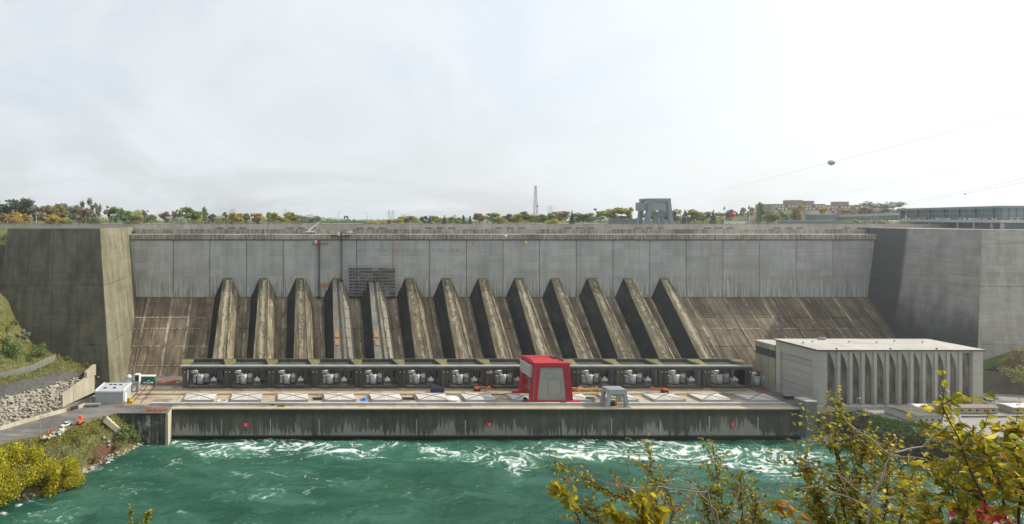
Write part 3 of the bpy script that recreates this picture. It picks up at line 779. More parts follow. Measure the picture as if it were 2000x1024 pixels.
MB().box(-76.4, -63.3, 268.3, 276, -4, DECK - .3).build('wall_panel', M['wing'], tl)
MB().box(-90, -76.6, 268.3, 276, -4, DECK - .3).build('wall_panel', M['wing'], tl)
MB().box(-64.2, -62.9, 267.7, 275.3, -4, DECK - .05).build('end_pier', M['barrier'], tl)
MB().box(-90, -63.4, 267.95, 268.9, DECK - .35, DECK + .1).build('coping', M['dark'], tl)
tr_ = thing('tailrace_wall', 'pale tailrace wall right of the green grey shaft, below the ribbed hall', 'wall', (277, YW, 0), world=True)
MB().box(266, 289, YW, YW + 1, -3, DECK - .5).build('wall_panel', M['hall_panel'], tr_)
MB().box(265.2, 330, YW - 1.2, YW + .6, DECK - 1.3, DECK + 1.4).build('parapet_beam', M['hall'], tr_)
MB().prism([(YW - 4, -2), (YW - 4, .6), (YW, 1.6), (YW, -2)], 'x', 259.6, 276).build('footing', M['hall'], tr_)
for i, px in enumerate((480, 955.5, 1431)):
    x = XW(px, YW)
    s = thing('warning_sign', ['square red warning sign on tailrace wall, leftmost of the three', 'square red warning sign on tailrace wall, middle of the three', 'square red warning sign on tailrace wall, rightmost of the three'][i], 'sign', (x, YW - .12, 7.2), group='red signs on the tailrace wall')
    MB().box(-1.45, 1.45, -.08, .08, -1.1, 1.1).build('plate', M['signred'], s)
    q = MB()
    for (a, b, c, d) in ((-.9, .5, -.1, .75), (-.6, -.1, .6, -.1), (.1, .75, .9, .4), (-.4, .2, .5, -.7), (-.2, -.5, .4, -.1)):
        q.tube((a, -.12, b), (c, -.12, d), .09, n=4)
    q.build('pictogram', M['flagw'], s)
# shaft at the right end of the wall
sh = thing('gauge_shaft', 'grey green clad shaft standing in the river at right end of tailrace wall', 'shaft', (262.5, 274, 0), world=True)
MB().box(259.6, 265.0, 272.6, 279, 1.0, 19.8).build('body', M['pylon_green'], sh)
MB().box(259.4, 265.2, 272.4, 279.2, 19.8, 20.3).build('cap', M['hall'], sh)
MB().hexa([(259.5, 272.4, -2), (265.1, 272.4, -2), (265.1, 279, -2), (259.5, 279, -2), (259.5, 271.8, 1.2), (265.1, 271.8, 1.2), (265.1, 279, 1.2), (259.5, 279, 1.2)]).build('footing', M['hall'], sh)
# ------------------------------------------------------------------ transformer gallery
YG = 309.0
GX = [-63.3 + 25.02 * k for k in range(14)]
ga = thing('transformer_gallery', 'long open concrete gallery of thirteen transformer bays at foot of dam', 'gallery', (100, 314, DECK), world=True)
MB().box(GX[0] - 1.5, GX[-1] + 1.0, YG - .5, YG + 1.8, 26.0, 27.75).build('front_beam', M['gallery'], ga)
MB().box(GX[0] - 2.2, GX[-1] + 1.4, YG - 1.0, YG + 1.3, 27.753, 28.6).build('beam_coping', M['beam_top'], ga)
MB().box(GX[0] - 1.5, GX[-1] + 1.0, 319.6, 320.8, 26.6, 29.4).build('rear_beam', M['gallery'], ga)
for i, x in enumerate(GX):
    e = [(-1, 0)] if False else None
    cols = [(x - 2.1, x - .2), (x + .2, x + 2.1)]
    if i == 0: cols = [(x - .9, x + 1.4)]
    if i == 13: cols = [(x - 1.6, x + .6)]
    for a, b in cols:
        s = .35 if (a + b) / 2 > x else -.35
        MB().hexa([(a + s * .3, YG, DECK), (b + s * .3, YG, DECK), (b + s * .3, YG + 1.6, DECK), (a + s * .3, YG + 1.6, DECK),
                   (a - .25, YG - .2, 26.0), (b + .25, YG - .2, 26.0), (b + .25, YG + 1.6, 26.0), (a - .25, YG + 1.6, 26.0)]).build('column', M['gallery'], ga)
        c = (a + b) / 2
        MB().ball((c, YG - .55, 25.0), .34, 8, 5).build('lamp', M['white'], ga)
    if 0 < i < 13: MB().box(x - .6, x + .6, YG + 1.7, 320.4, DECK, 26.5).build('partition', M['gallery_in'], ga)
    else: MB().box(x - 1.2 + (1.2 if i == 13 else 0), x + (1.2 if i == 0 else 0), YG + 1.7, 320.4, DECK, 26.5).build('partition', M['gallery_in'], ga)
    w0, w1 = 1.5, 3.6
    MB().hexa([(x - w0, YG + 1.31, 27.8), (x + w0, YG + 1.31, 27.8), (x + w1, 319.5, 27.8), (x - w1, 319.5, 27.8),
               (x - w0, YG + 1.31, 28.5), (x + w0, YG + 1.31, 28.5), (x + w1, 319.5, 29.3), (x - w1, 319.5, 29.3)]).build('roof_beam', M['moss'], ga)
for a, b in zip(GX[:-1], GX[1:]):
    MB().box(a + .65, b - .65, 320.5, 321.2, DECK, 26.5).build('back_wall', M['gallery_in'], ga)
    MB().prism([(315.2, 27.2), (319.5, 27.7), (319.5, 26.9), (315.2, 26.4)], 'x', a + 1.6, b - 1.6).build('roof_slab', M['gallery'], ga)
    MB().box(a + 2.3, b - 2.3, YG - 1.2, YG + .2, DECK, DECK + 1.0).build('sill', M['gallery'], ga)
    MB().box(a + 2.3, b - 2.3, YG + .3, 320.3, DECK, DECK + .95).build('bay_floor', M['asphalt'], ga)

def trafo(label):
    t = thing('transformer', label, 'transformer', (0, 0, 0), group='transformers in the gallery bays')
    MB().tube((0, 0, .5), (0, 0, 5.4), 2.0, 2.0, 16).build('tank', M['trafo'], t, True)
    MB().tube((0, 0, 5.4), (0, 0, 5.8), 2.2, 1.7, 16).build('lid', M['trafo'], t)
    MB().tube((0, 0, 0), (0, 0, .5), 1.6, 1.6, 12).build('plinth', M['dark'], t)
    q = MB()
    for k in range(6): q.box(2.7 + .38 * k, 2.88 + .38 * k, -1.4, 1.4, 1.6, 5.0)
    tag(q.build('radiator', M['trafo_d'], t), kind='stuff')
    MB().box(2.6, 4.9, -1.5, 1.5, 5.05, 5.3).build('header', M['trafo_d'], t)
    MB().box(2.7, 4.6, -1.9, -1.65, 4.4, 6.6).build('fan_panel', M['trafo'], t)
    MB().tube((-4.9, -1.8, 7.6), (-1.3, -1.8, 7.9), .85, .85, 12).build('conservator', M['white'], t, True)
    MB().tube((-2.2, -1.2, 4.9), (-2.2, -1.6, 7.2), .3).build('conservator_post', M['trafo'], t)
    MB().box(-3.9, -2.4, -1.0, 1.0, 1.0, 5.0).build('control_cabinet', M['trafo_d'], t)
    for (a, b, l) in ((.1, -.6, 3.2), (.9, .7, 2.8), (2.4, .5, 2.6)):
        MB().tube((a, b, 5.6), (a + .6, b, 5.9 + l), .34, .18).build('bushing', M['black'], t)
    q = MB()
    for x in (-5.6, -4.4, -3.2, 5.8, 7.0): q.tube((x, -3.2, 0), (x, -3.2, 3.6), .06, n=4)
    for z in (1.2, 2.4, 3.6):
        q.tube((-5.6, -3.2, z), (-3.2, -3.2, z), .05, n=4); q.tube((5.8, -3.2, z), (7.0, -3.2, z), .05, n=4)
    tag(q.build('guard_rail', M['steel'], t), kind='stuff')
    return t
def switch(label):
    t = thing('disconnect_switch', label, 'switchgear', (0, 0, 0), group='disconnect switches in the gallery bays')
    MB().box(-1.5, 1.5, -1.2, 1.2, 2.6, 3.7).build('housing', M['white'], t)
    MB().hexa([(-1.2, -1, 3.7), (1.2, -1, 3.7), (1.2, 1, 3.7), (-1.2, 1, 3.7), (-.3, -.5, 4.9), (.3, -.5, 4.9), (.3, .5, 4.9), (-.3, .5, 4.9)]).build('hood', M['trafo'], t)
    for x in (-1.4, -.45, .45, 1.4): MB().box(x - .1, x + .1, -1.1, 1.1, 0, 2.6).build('leg', M['steel'], t)
    MB().box(-2.1, 1.9, -1.4, 1.4, .25, .6).build('base_frame', M['steel'], t)
    for (dx, tx) in ((-.9, -1.7), (0, .1), (.9, 1.9)):
        MB().tube((dx, 0, 4.0), (tx, .2, 9.2 if dx == 0 else 7.6), .48, .16, 7).build('bushing', M['black'], t)
    return t
tr0 = sw0 = None
for i in range(13):
    xl = GX[i]
    where = f'{ORD[i]} gallery bay from the left' if i < 12 else 'last gallery bay on the right'
    # look into the bay: positions shift a little from bay to bay
    loc = (xl + 8.6 + .1 * i, 313.0, DECK + .95); l1 = f'grey cylindrical transformer with white conservator in {where}'
    loc2 = (xl + 16.6 + .12 * i, 311.8, DECK + .95); l2 = f'white switch cabinet with black insulators in {where}'
    if i == 0:
        tr0 = trafo(l1); sw0 = switch(l2); a, b = tr0, sw0
    else:
        a = copy_tree(tr0); b = copy_tree(sw0); a['label'] = l1; b['label'] = l2
    a.location = loc; b.location = loc2
    m = MB()
    p = thing('surge_arrester', f'dark slim surge arrester post at right side of {where}', 'arrester', (xl + 21.6, 315.5, DECK + .95), group='surge arresters in the gallery bays')
    MB().tube((0, 0, 3.2), (.1, 0, 7.8), .42, .25, 7).build('insulator', M['black'], p)
    MB().box(-.25, .25, -.25, .25, 0, 3.2).build('post', M['steel'], p)
st = trafo('pale transformer standing alone outside the right end of the gallery'); st.location = (268.0, 312.5, DECK); st['group'] = 'transformers outside the gallery'

# ------------------------------------------------------------------ hatch covers on the deck
def hatch(label):
    t = thing('hatch_cover', label, 'hatch', (0, 0, 0), group='hatch covers on the powerhouse deck')
    w, d = 8.15, 5.4
    MB().box(-w, w, -d, d, 0, 1.3).build('curb', M['hatch_side'], t)
    # low hipped roof in four leaves
    for (a, b, c) in (((-w, -d), (w, -d), 0), ((w, -d), (w, d), 1), ((w, d), (-w, d), 2), ((-w, d), (-w, -d), 3)):
        g = .97
        MB().add([(a[0] * 1.0, a[1], 1.31), (b[0], b[1], 1.31), (b[0] * .012, b[1] * .012, 1.9), (a[0] * .012, a[1] * .012, 1.9)], [(0, 1, 2, 3)]).build('roof_leaf', M['hatch'], t)
    for (sx, sy) in ((-1, -1), (1, -1), (1, 1), (-1, 1)):
        MB().tube((sx * w, sy * d, 1.36), (0, 0, 1.95), .17, n=4).build('hip_bar', M['gallery'], t)
    for k in range(-5, 6):
        if k == 0: continue
        x = k * 1.35; t0 = abs(x) / w
        for s in (-1, 1):
            MB().tube((x, s * d, 1.34), (x, s * d * t0, 1.34 + .58 * (1 - t0)), .11, n=4).build('roof_rib', M['gallery_in'], t)
    return t
hx = [g + 12.5 for g in GX[:-1]]
h0 = None
for i, x in enumerate(hx):
    lab = f'pale hipped hatch cover with crossed ribs, {ORD[i]} from the left on the deck' if i < 12 else 'greyer hatch cover nearest the ribbed hall, last on the deck'
    if i == 0: h0 = hatch(lab); o = h0
    else: o = copy_tree(h0); o['label'] = lab
    o.location = (x, 290.4, DECK)
rb = thing('crane_rail_beam', 'long pale raised crane rail beam running along the front of deck', 'beam', (100, 281, DECK), world=True)
xs_ = np.linspace(-75, 257, 27)
for a, b in zip(xs_[:-1], xs_[1:]): MB().box(a + .05, b - .05, 280.2, 282.0, DECK, DECK + 1.15).build('beam_length', M['kerb'], rb)
for (y, nm) in ((296.6, 0), (298.2, 1), (303.5, 2), (305.2, 3)):
    r = tag(MB().box(-88, 256, y - .12, y + .12, DECK + .02, DECK + .22).build('crane_rail', M['dark']), ['crane rail just behind the hatch covers, nearer of its pair', 'crane rail just behind the hatch covers, farther of its pair', 'crane rail in front of the gallery, nearer of its pair', 'crane rail in front of the gallery, farther of its pair'][nm], 'rail', 'rails along the deck')
for k, (xa, xb) in enumerate(((-88.0, -79.0), (-85.5, -76.0), (-81, -74))):
    tag(MB().hexa([(xa - .15, 283, DECK + .02), (xa + .15, 283, DECK + .02), (xa + .15, 313, DECK + .02), (xa - .15, 313, DECK + .02), (xa - .15, 283, DECK + .2), (xa + .15, 283, DECK + .2), (xa + .15, 313, DECK + .2), (xa - .15, 313, DECK + .2)]).build('cross_rail', M['dark']),
        f'dark cross rail on left deck yard, {ORD[k]} from the shed', 'rail', 'rails across the left yard')

# ------------------------------------------------------------------ cranes
def portal(t, xc, y0, y1, hb, ht, z0, z1, lw, ld, bh, mat, sill=None):
    "four raking legs, two portal beams and two side beams"
    for ya, yb in ((y0, y0 + ld), (y1 - ld, y1)):
        for s in (-1, 1):
            a0, a1 = (xc - hb, xc - hb + lw) if s < 0 else (xc + hb - lw, xc + hb)
            b0, b1 = (xc - ht, xc - ht + lw) if s < 0 else (xc + ht - lw, xc + ht)
            MB().hexa([(a0, ya, z0), (a1, ya, z0), (a1, yb, z0), (a0, yb, z0), (b0, ya, z1 - bh), (b1, ya, z1 - bh), (b1, yb, z1 - bh), (b0, yb, z1 - bh)]).build('leg', mat, t)
        MB().box(xc - ht, xc + ht, ya - .003, yb + .003, z1 - bh, z1).build('portal_beam', mat, t)
    for s in (-1, 1):
        x0, x1 = (xc - ht, xc - ht + lw * .8) if s < 0 else (xc + ht - lw * .8, xc + ht)
        MB().box(x0, x1, y0 + ld, y1 - ld, z1 - bh * .85, z1 - .05).build('side_beam', mat, t)
        if sill:
            hx_ = sill
            MB().box(xc + s * (hb - lw / 2) - hx_ * .5 - lw * .5, xc + s * (hb - lw / 2) + hx_ * .5 + lw * .5, y0 - .3, y0 + ld + .2, z0 - .02, z0 + .9).build('sill_beam', mat, t)
            MB().box(xc + s * (hb - lw / 2) - hx_ * .5 - lw * .5, xc + s * (hb - lw / 2) + hx_ * .5 + lw * .5, y1 - ld - .2, y1 + .3, z0 - .02, z0 + .9).build('sill_beam', mat, t)
rg = thing('gantry_crane', 'tall red gantry crane with grey panels standing over the deck', 'crane', (136, 293, DECK), world=True)
portal(rg, 136, 283.6, 300, 11.2, 9.3, DECK, 36.7, 3.2, 3.2, 2.4, M['red'])
for ya, yb in ((282.6, 287.0), (296.6, 300.6)):
    MB().box(136 - 14.6, 136 + 14.6, ya, yb, DECK, DECK + 1.35).build('sill_beam', M['red'], rg)
    for x in (-13.4, -11.6, 11.6, 13.4):
        MB().tube((136 + x, ya - .1, DECK + .55), (136 + x, ya + .5, DECK + .55), .5, n=10).build('wheel', M['dark'], rg)
pz0, pz1 = DECK + 1.36, 34.3
def pane(xa0, xa1, xb0, xb1, y, z0, z1, th, name, mat, par):
    return MB().hexa([(xa0, y, z0), (xa1, y, z0), (xa1, y + th, z0), (xa0, y + th, z0), (xb0, y, z1), (xb1, y, z1), (xb1, y + th, z1), (xb0, y + th, z1)]).build(name, mat, par)
fp = pane(128.05, 143.95, 129.85, 142.15, 284.3, pz0, pz1, .4, 'front_panel', M['gpanel'], rg)
for (x0, x1, z0, z1) in ((134.0, 141.0, 19.6, 28.0), (132.2, 137.8, 28.4, 31.2)):
    q = MB(); w = .28
    q.box(x0, x1, 284.15, 284.29, z1 - w, z1); q.box(x0, x1, 284.15, 284.29, z0, z0 + w * .6); q.box(x0, x0 + w, 284.15, 284.29, z0 + w, z1 - w); q.box(x1 - w, x1, 284.15, 284.29, z0 + w, z1 - w)
    tag(q.build('door_outline', M['mauve'], fp), kind='stuff')
pane(128.05, 143.95, 129.85, 142.15, 298.4, pz0, pz1, .4, 'rear_panel', M['gpanel'], rg)
MB().box(125.1, 126.6, 285.6, 298.0, 28.6, 34.6).build('side_panel', M['gpanel2'], rg)
rf_ = MB().box(127.2, 144.8, 286.81, 296.79, 35.9, 36.5).build('roof', M['red_top'], rg)
MB().box(127.4, 127.9, 288.2, 297.8, 36.5, 36.9).build('roof_rail', M['dark'], rf_)
MB().box(143.6, 144.3, 288.2, 297.8, 36.5, 37.1).build('roof_rail', M['dark'], rf_)
MB().box(141.0, 143.0, 293.0, 297.5, 36.5, 37.0).build('roof_hatch', M['dark'], rf_)
MB().tube((127.3, 288.4, 21), (127.3, 297.6, 21), .25).build('cross_tie', M['steel'], rg)
MB().tube((127.3, 288.4, 26), (127.3, 297.6, 26), .25).build('cross_tie', M['steel'], rg)
MB().box(127.6, 128.0, 291.8, 292.2, DECK, 34.3).build('ladder', M['steel'], rg)

for x in (127.6, 131.6, 135.6, 139.6, 143.9):
    MB().tube((x, 284.0, 36.7), (x, 284.0, 37.7), .06, n=4).build('handrail_post', M['steel'], rg)
MB().tube((127.4, 284.0, 37.7), (144.4, 284.0, 37.7), .06, n=4).build('handrail', M['steel'], rg)
for z in (20.5, 25.2, 29.9):
    for s in (-1, 1):
        f_ = (z - DECK) / (34.3 - DECK); xo = 11.2 - 1.9 * f_
        MB().box(136 + s * (xo - 1.6) - 1.55, 136 + s * (xo - 1.6) + 1.55, 283.55, 283.6, z, z + .12).build('plate_seam', M['red_top'], rg)
lx = 125.9
for s in (-.3, .3): MB().tube((lx + s, 283.3, DECK + 1.3), (lx + 1.2 + s, 283.3, 34.0), .06, n=4).build('ladder_rail', M['steel'], rg)
for k in range(24): MB().tube((lx - .3 + .05 * k, 283.3, DECK + 2 + .75 * k), (lx + .3 + .05 * k, 283.3, DECK + 2 + .75 * k), .045, n=4).build('ladder_rung', M['steel'], rg)
MB().tube((121.9, 283.2, DECK + 2.2), (121.9, 284.2, DECK + 2.2), 1.0, n=14).build('cable_reel', M['dark'], rg)
gg = thing('gantry_crane', 'small blue grey gantry crane on deck edge right of the red crane', 'crane', (165.7, 279.5, DECK), world=True)
portal(gg, 166.4, 276.6, 283.0, 5.9, 4.7, DECK, 24.6, 1.7, 1.5, 2.0, M['ggrey'])
MB().box(161.8, 171.0, 276.75, 282.85, 24.61, 24.9).build('roof', M['steel'], gg)
MB().box(163.4, 169.4, 277.0, 277.5, 21.4, 22.7).build('hoist_housing', M['mauve'], gg)
for s in (-1, 1):
    MB().box(166.4 + s * 5.2 - 1.5, 166.4 + s * 5.2 + 1.5, 276.4, 278.3, DECK - .01, DECK + .6).build('wheel_bogie', M['ggrey'], gg)
MB().tube((167.6, 279.5, DECK), (167.6, 279.5, 21.5), .5).build('hoist_column', M['yellow'], gg)
MB().box(164.0, 166.2, 278.6, 280.4, DECK + .4, DECK + 2.2).build('control_box', M['dark'], gg)
MB().box(161.5, 169.8, 281.2, 281.6, 18.6, 19.2).build('tie_beam', M['ggrey'], gg)

cg = thing('gantry_crane', 'blue gantry crane with grey housing standing on the dam crest', 'crane', (262, 389, 107), world=True)
xc = 261.5
portal(cg, xc, 384.6, 395.5, 10.0, 7.9, 107.0, 127.4, 2.6, 2.4, 2.2, M['gblue'])
MB().box(xc - 5.2, xc + 5.2, 385.2, 386.0, 119.0, 125.1).build('front_housing', M['mauve'], cg)
MB().box(xc - 11.2, xc - 8.4, 386.5, 394.5, 118.6, 124.6).build('side_housing', M['mauve'], cg)
MB().box(xc - 8.2, xc + 8.2, 387.1, 393.0, 126.0, 126.9).build('roof', M['gblue'], cg)
MB().box(xc - .5, xc + 2.4, 389.5, 391.5, 107, 117.5).build('stair_tower', M['gblue'], cg)
MB().box(xc - 10.5, xc + 10.5, 384.2, 387.4, 106.99, 107.8).build('sill_beam', M['gblue'], cg)

# ------------------------------------------------------------------ service hall
hl = thing('service_hall', 'large flat roofed concrete hall with ribbed front and big slatted door', 'hall', (314, 290, DECK), world=True)
HX0, HX1, HY0, HY1, HZ = 271.5, 357.0, 278.7, 303.2, 44.3
MB().box(HX0 + 1.9, HX1 - .4, HY0 + 1.95, HY1 - .4, DECK, 44.0).build('core', M['core'], hl)
MB().box(HX0, HX0 + 4.5, HY0, HY0 + 2.9, DECK, HZ).build('corner_pier', M['hall'], hl)
MB().box(HX1 - 5.2, HX1, HY0, HY0 + 3, DECK, HZ).build('corner_pier', M['hall'], hl)
bx = np.linspace(HX0 + 4.5, HX1 - 5.2, 13)
for i in range(12):
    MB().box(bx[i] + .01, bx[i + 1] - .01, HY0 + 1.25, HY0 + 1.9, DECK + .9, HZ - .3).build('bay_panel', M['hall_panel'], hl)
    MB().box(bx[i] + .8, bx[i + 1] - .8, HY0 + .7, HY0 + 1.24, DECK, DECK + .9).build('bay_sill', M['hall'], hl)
for i in range(13):
    x = bx[i]
    if i in (0, 12):
        w0 = (0, .5) if i == 0 else (-.5, 0)
        MB().box(x + w0[0], x + w0[1], HY0 + .1, HY0 + 1.24, DECK, HZ - .01).build('rib', M['hall'], hl); continue
    # rib that flares out to a capital under the roof
    a = [(x - 1.1, DECK), (x + 1.1, DECK), (x + 1.1, HZ - .02), (x - 5.0, HZ - .02), (x - 2.6, 39.6), (x - 1.3, 34.5)]
    MB().prism(a, 'y', HY0 + .55, HY0 + 1.24).build('rib_web', M['hall'], hl)
    MB().prism([(x - .75, DECK), (x + .75, DECK), (x + .85, HZ - .02), (x - .85, HZ - .02)], 'y', HY0 + .02, HY0 + .549).build('rib', M['hall'], hl)
MB().box(HX0 + 4.6, HX1 - 5.3, HY0 + .25, HY0 + .54, HZ - 1.0, HZ - .03).build('lintel', M['hall'], hl)
MB().box(HX1 - 1, HX1 - .02, HY0 + 3.01, HY1, DECK, HZ - .01).build('end_wall', M['hall'], hl)
MB().box(HX0 + .05, HX0 + 1.2, HY1 - 2.7, HY1, DECK, HZ - .01).build('door_jamb', M['hall'], hl)
MB().box(HX0 + .04, HX0 + 1.2, HY0 + 2.91, HY1 - 2.71, 38.7, HZ - .015).build('door_head', M['hall'], hl)
dz = np.linspace(DECK, 38.6, 7)
for a, b in zip(dz[:-1], dz[1:]):
    MB().hexa([(HX0 + 1.0, HY0 + 3.0, a + .05), (HX0 + 1.6, HY0 + 3.0, a + .05), (HX0 + 1.6, HY1 - 2.8, a + .05), (HX0 + 1.0, HY1 - 2.8, a + .05),
               (HX0 + .8, HY0 + 3.0, b - .1), (HX0 + 1.6, HY0 + 3.0, b - .1), (HX0 + 1.6, HY1 - 2.8, b - .1), (HX0 + .8, HY1 - 2.8, b - .1)]).build('door_slat', M['door'], hl)
co = MB().box(HX0 - .6, HX1 + .6, HY0 - .6, HY1 + .6, HZ, HZ + .75).build('cornice', M['gallery'], hl)
rc = (HX0 + HX1) / 2, (HY0 + HY1) / 2
rz = HZ + .76
ro = MB().add([(HX0 - .7, HY0 - .7, rz), (HX1 + .7, HY0 - .7, rz), (HX1 + .7, HY1 + .7, rz), (HX0 - .7, HY1 + .7, rz), (HX0 + 17, rc[1], rz + .35), (HX1 - 17, rc[1], rz + .35),
               ], [(0, 1, 5, 4), (1, 2, 5), (2, 3, 4, 5), (3, 0, 4)]).build('roof', M['hall_roof'], hl)
for (p, q) in (((HX0, HY0, rz + .03), (HX0 + 17, rc[1], rz + .37)), ((HX0 + 17, rc[1], rz + .37), (HX1 - 17, rc[1], rz + .37)), ((HX0 + 20, HY0, rz + .03), (HX0 + 20, rc[1], rz + .37)), ((HX0 + 48, HY0, rz + .03), (HX0 + 48, rc[1], rz + .37))):
    MB().tube(p, q, .07, n=4).build('roof_seam', M['hall'], ro)
for (x, y) in ((HX0 + 22, HY1 - 3), (HX0 + 24, HY1 - 3)):
    MB().box(x - .6, x + .6, y - .6, y + .6, rz + .2, rz + 1.6).build('roof_vent', M['steel'], ro)
for x in (HX0 + 10, HX0 + 38, HX0 + 62):
    MB().box(x - .25, x + .25, HY0 + .2, HY0 + .7, rz + .04, rz + .7).build('roof_vent', M['dark'], ro)
for x in (HX0 + 5, HX0 + 12, HX0 + 31, HX0 + 45, HX0 + 58, HX0 + 70):
    MB().tube((x, HY0 + 12 + (x % 5), rz + .1), (x, HY0 + 12 + (x % 5), rz + 1.1), .3, n=8).build('roof_vent', M['steel'], ro)
for x in (bx[0] + .3, bx[6], bx[12] - .3): MB().tube((x, HY0 - .08, DECK), (x, HY0 - .08, HZ), .1, n=5).build('downpipe', M['gallery_in'], hl)
for z in (21.4, 27.2, 33.0, 38.8):
    MB().box(HX0 - .02, HX0 + 4.5, HY0 - .02, HY0, z, z + .08).build('pour_joint', M['hall_panel'], hl)
    MB().box(HX1 - 5.2, HX1 + .02, HY0 - .02, HY0, z, z + .08).build('pour_joint', M['hall_panel'], hl)
ax = thing('hall_annex', 'low tan annex with strip windows behind the slatted hall door', 'building', (280, 310, DECK), world=True)
MB().box(272.0, 300, 303.9, 317.0, DECK, 40.8).build('core', M['annex'], ax)
ys = [303.9, 308.2, 312.5, 317.0]
for j, (a, b) in enumerate(zip(ys[:-1], ys[1:])):
    for (z0, z1) in ((DECK, 21.6), (21.7, 27.8), (27.9, 33.8), (38.2, 40.6)):
        MB().box(271.7, 272.0, a + .12, b - .12, z0, z1).build('wall_panel', M['annex'], ax)
    MB().box(271.85, 272.0, a + .12, b - .12, 33.9, 38.1).build('window', M['glass'], ax)
    for q in range(1, 4): MB().box(271.75, 271.9, a + (b - a) * q / 4 - .05, a + (b - a) * q / 4 + .05, 33.9, 38.1).build('mullion', M['pylon_green'], ax)
MB().box(271.3, 300.4, 303.6, 317.4, 40.81, 41.5).build('roof', M['hall_roof'], ax)

# ------------------------------------------------------------------ vehicles, huts and yard clutter
def car(label, loc, rz, body, pick=False, cat='car', group=None):
    t = thing('pickup_truck' if pick else 'parked_car', label, 'pickup' if pick else cat, loc, rz, group)
    L, w = (2.75, .95) if pick else (2.25, .88)
    pr = [(-L, .45), (L, .45), (L, .95), (L * .62, 1.08), (-L, 1.1)]
    MB().prism(pr, 'y', -w, w).build('body', body, t)
    if pick:
        cb = [(-.55, 1.1), (1.35, 1.1), (.75, 1.75), (-.4, 1.78)]
        MB().box(-L + .1, -.7, -w + .08, w - .08, 1.12, 1.16).build('bed_floor', M['dark'], t)
        for s in (-1, 1): MB().box(-L, -.6, s * w - .06 * (s > 0), s * w + .06 * (s < 0), 1.12, 1.45).build('bed_side', body, t)
    else: cb = [(-1.7, 1.1), (1.2, 1.07), (.5, 1.5), (-1.15, 1.5)]
    MB().prism(cb, 'y', -w + .12, w - .12).build('cabin', M['glass'], t)
    ztop = cb[2][1]
    MB().box(cb[3][0] + .05, cb[2][0] - .05, -w + .15, w - .15, ztop - .02, ztop + .06).build('roof', body, t)
    for sx in (-L * .62, L * .62):
        for s in (-1, 1): MB().tube((sx, s * w - s * .15, .36), (sx, s * w + s * .05, .36), .36, n=10).build('wheel', M['rubber'], t)
    for s in (-1, 1): MB().box(L - .02, L + .03, s * .6 - .18, s * .6 + .18, .68, .88).build('headlight', M['steel'], t)
    return t
car('white pickup truck parked on left asphalt beside the orange lift', tuple(G(130, 832, DECK)), R(-115), M['white'], True)
car('white pickup truck parked in front of the green container', tuple(G(290, 750, DECK)), R(0), M['white'], True)
for i, (px, py, m, lab) in enumerate(((1919, 781, 'dark', 'black parked car nearest the ribbed hall corner'), (1934, 783, 'steel', 'silver parked car beside the black car right of hall'), (1944, 778, 'white', 'white parked car behind the silver car right of hall'), (1923, 792, 'blue', 'dark blue parked car just right of the hall corner, nearest row'))):
    car(lab, tuple(G(px, py, DECK)), R(10 + 14 * i), M[m], False, 'car', 'cars parked right of the hall')
for i, (px, m, lab) in enumerate(((3, 'white', 'white car on crest road at far left edge'), (340, 'steel', 'silver car on crest road behind parapet near left trees'),)):
    pass

# cladded shed on the left yard
sd_ = thing('site_shed', 'pale grey metal clad shed on left end of the deck yard', 'shed', (-97, 289, DECK), world=True)
MB().box(-104.6, -90.0, 282.5, 296.0, DECK, 21.7).build('wall', M['shed'], sd_)
for k in range(14): MB().box(-104.4 + k * 1.04, -104.3 + k * 1.04, 282.42, 282.5, DECK + .1, 20.6).build('cladding_rib', M['shed_roof'], sd_)
rs_ = MB().hexa([(-105.0, 282.1, 21.7), (-89.6, 282.1, 21.7), (-89.6, 296.4, 21.7), (-105.0, 296.4, 21.7), (-104.8, 282.3, 22.3), (-89.8, 282.3, 22.3), (-89.8, 296.2, 22.5), (-104.8, 296.2, 22.5)]).build('roof', M['shed_roof'], sd_)
for (x, y) in ((-101, 287), (-96, 287), (-97.5, 292.5), (-94.5, 292.5), (-99.8, 292.5)): MB().box(x - .8, x + .8, y - .25, y + .25, 22.35, 22.9).build('roof_vent', M['dark'], rs_)
for x in (-104.6, -90.0): MB().box(x - .3, x + .3, 282.4, 296.2, 22.35, 22.75).build('roof_gutter', M['white'], rs_)
MB().box(-90.0, -89.9, 285.5, 288.5, DECK, 20.0).build('door', M['white'], sd_)
for (px, py, lab) in ((252, 787, 'yellow cabinet beside the shed corner, taller one'), (256, 788, 'yellow cabinet beside the shed corner, lower one')):
    c = G(px, py, DECK); h = 2.6 if 'taller' in lab else 1.5
    q = thing('site_cabinet', lab, 'cabinet', tuple(c), group='yellow cabinets by the shed')
    MB().box(-.9, .9, -.6, .6, .12, h).build('body', M['yellow'], q); MB().box(-1, 1, -.7, .7, 0, .118).build('skid', M['dark'], q); MB().box(-.05, .05, -.66, -.6, .3, h - .2).build('door_seam', M['dark'], q)
q = thing('cooling_unit', 'grey ventilation machine with round white dome behind the shed', 'machine', (-90.5, 303, DECK), world=True)
MB().tube((-93.2, 303, DECK), (-93.2, 303, 22.6), 1.7, 1.7, 12).build('vessel', M['trafo'], q, True)
MB().ball((-93.2, 303, 23.6), 1.5, 12, 8).build('dome', M['white'], q, True)
MB().box(-89.8, -87.0, 301.5, 304.5, 21.0, 25.4).build('fan_box', M['white'], q)
MB().box(-89.4, -87.4, 301.42, 301.5, 21.5, 25.0).build('fan_grille', M['dark'], q)
MB().box(-89.2, -87.6, 302, 304, DECK, 21.0).build('stand', M['steel'], q)
MB().tube((-93.2, 303, 20), (-88.8, 303, 20), .6).build('duct', M['trafo'], q)
q = thing('container', 'green shipping container at foot of dam slope behind the yard', 'container', (-86, 319, DECK), world=True)
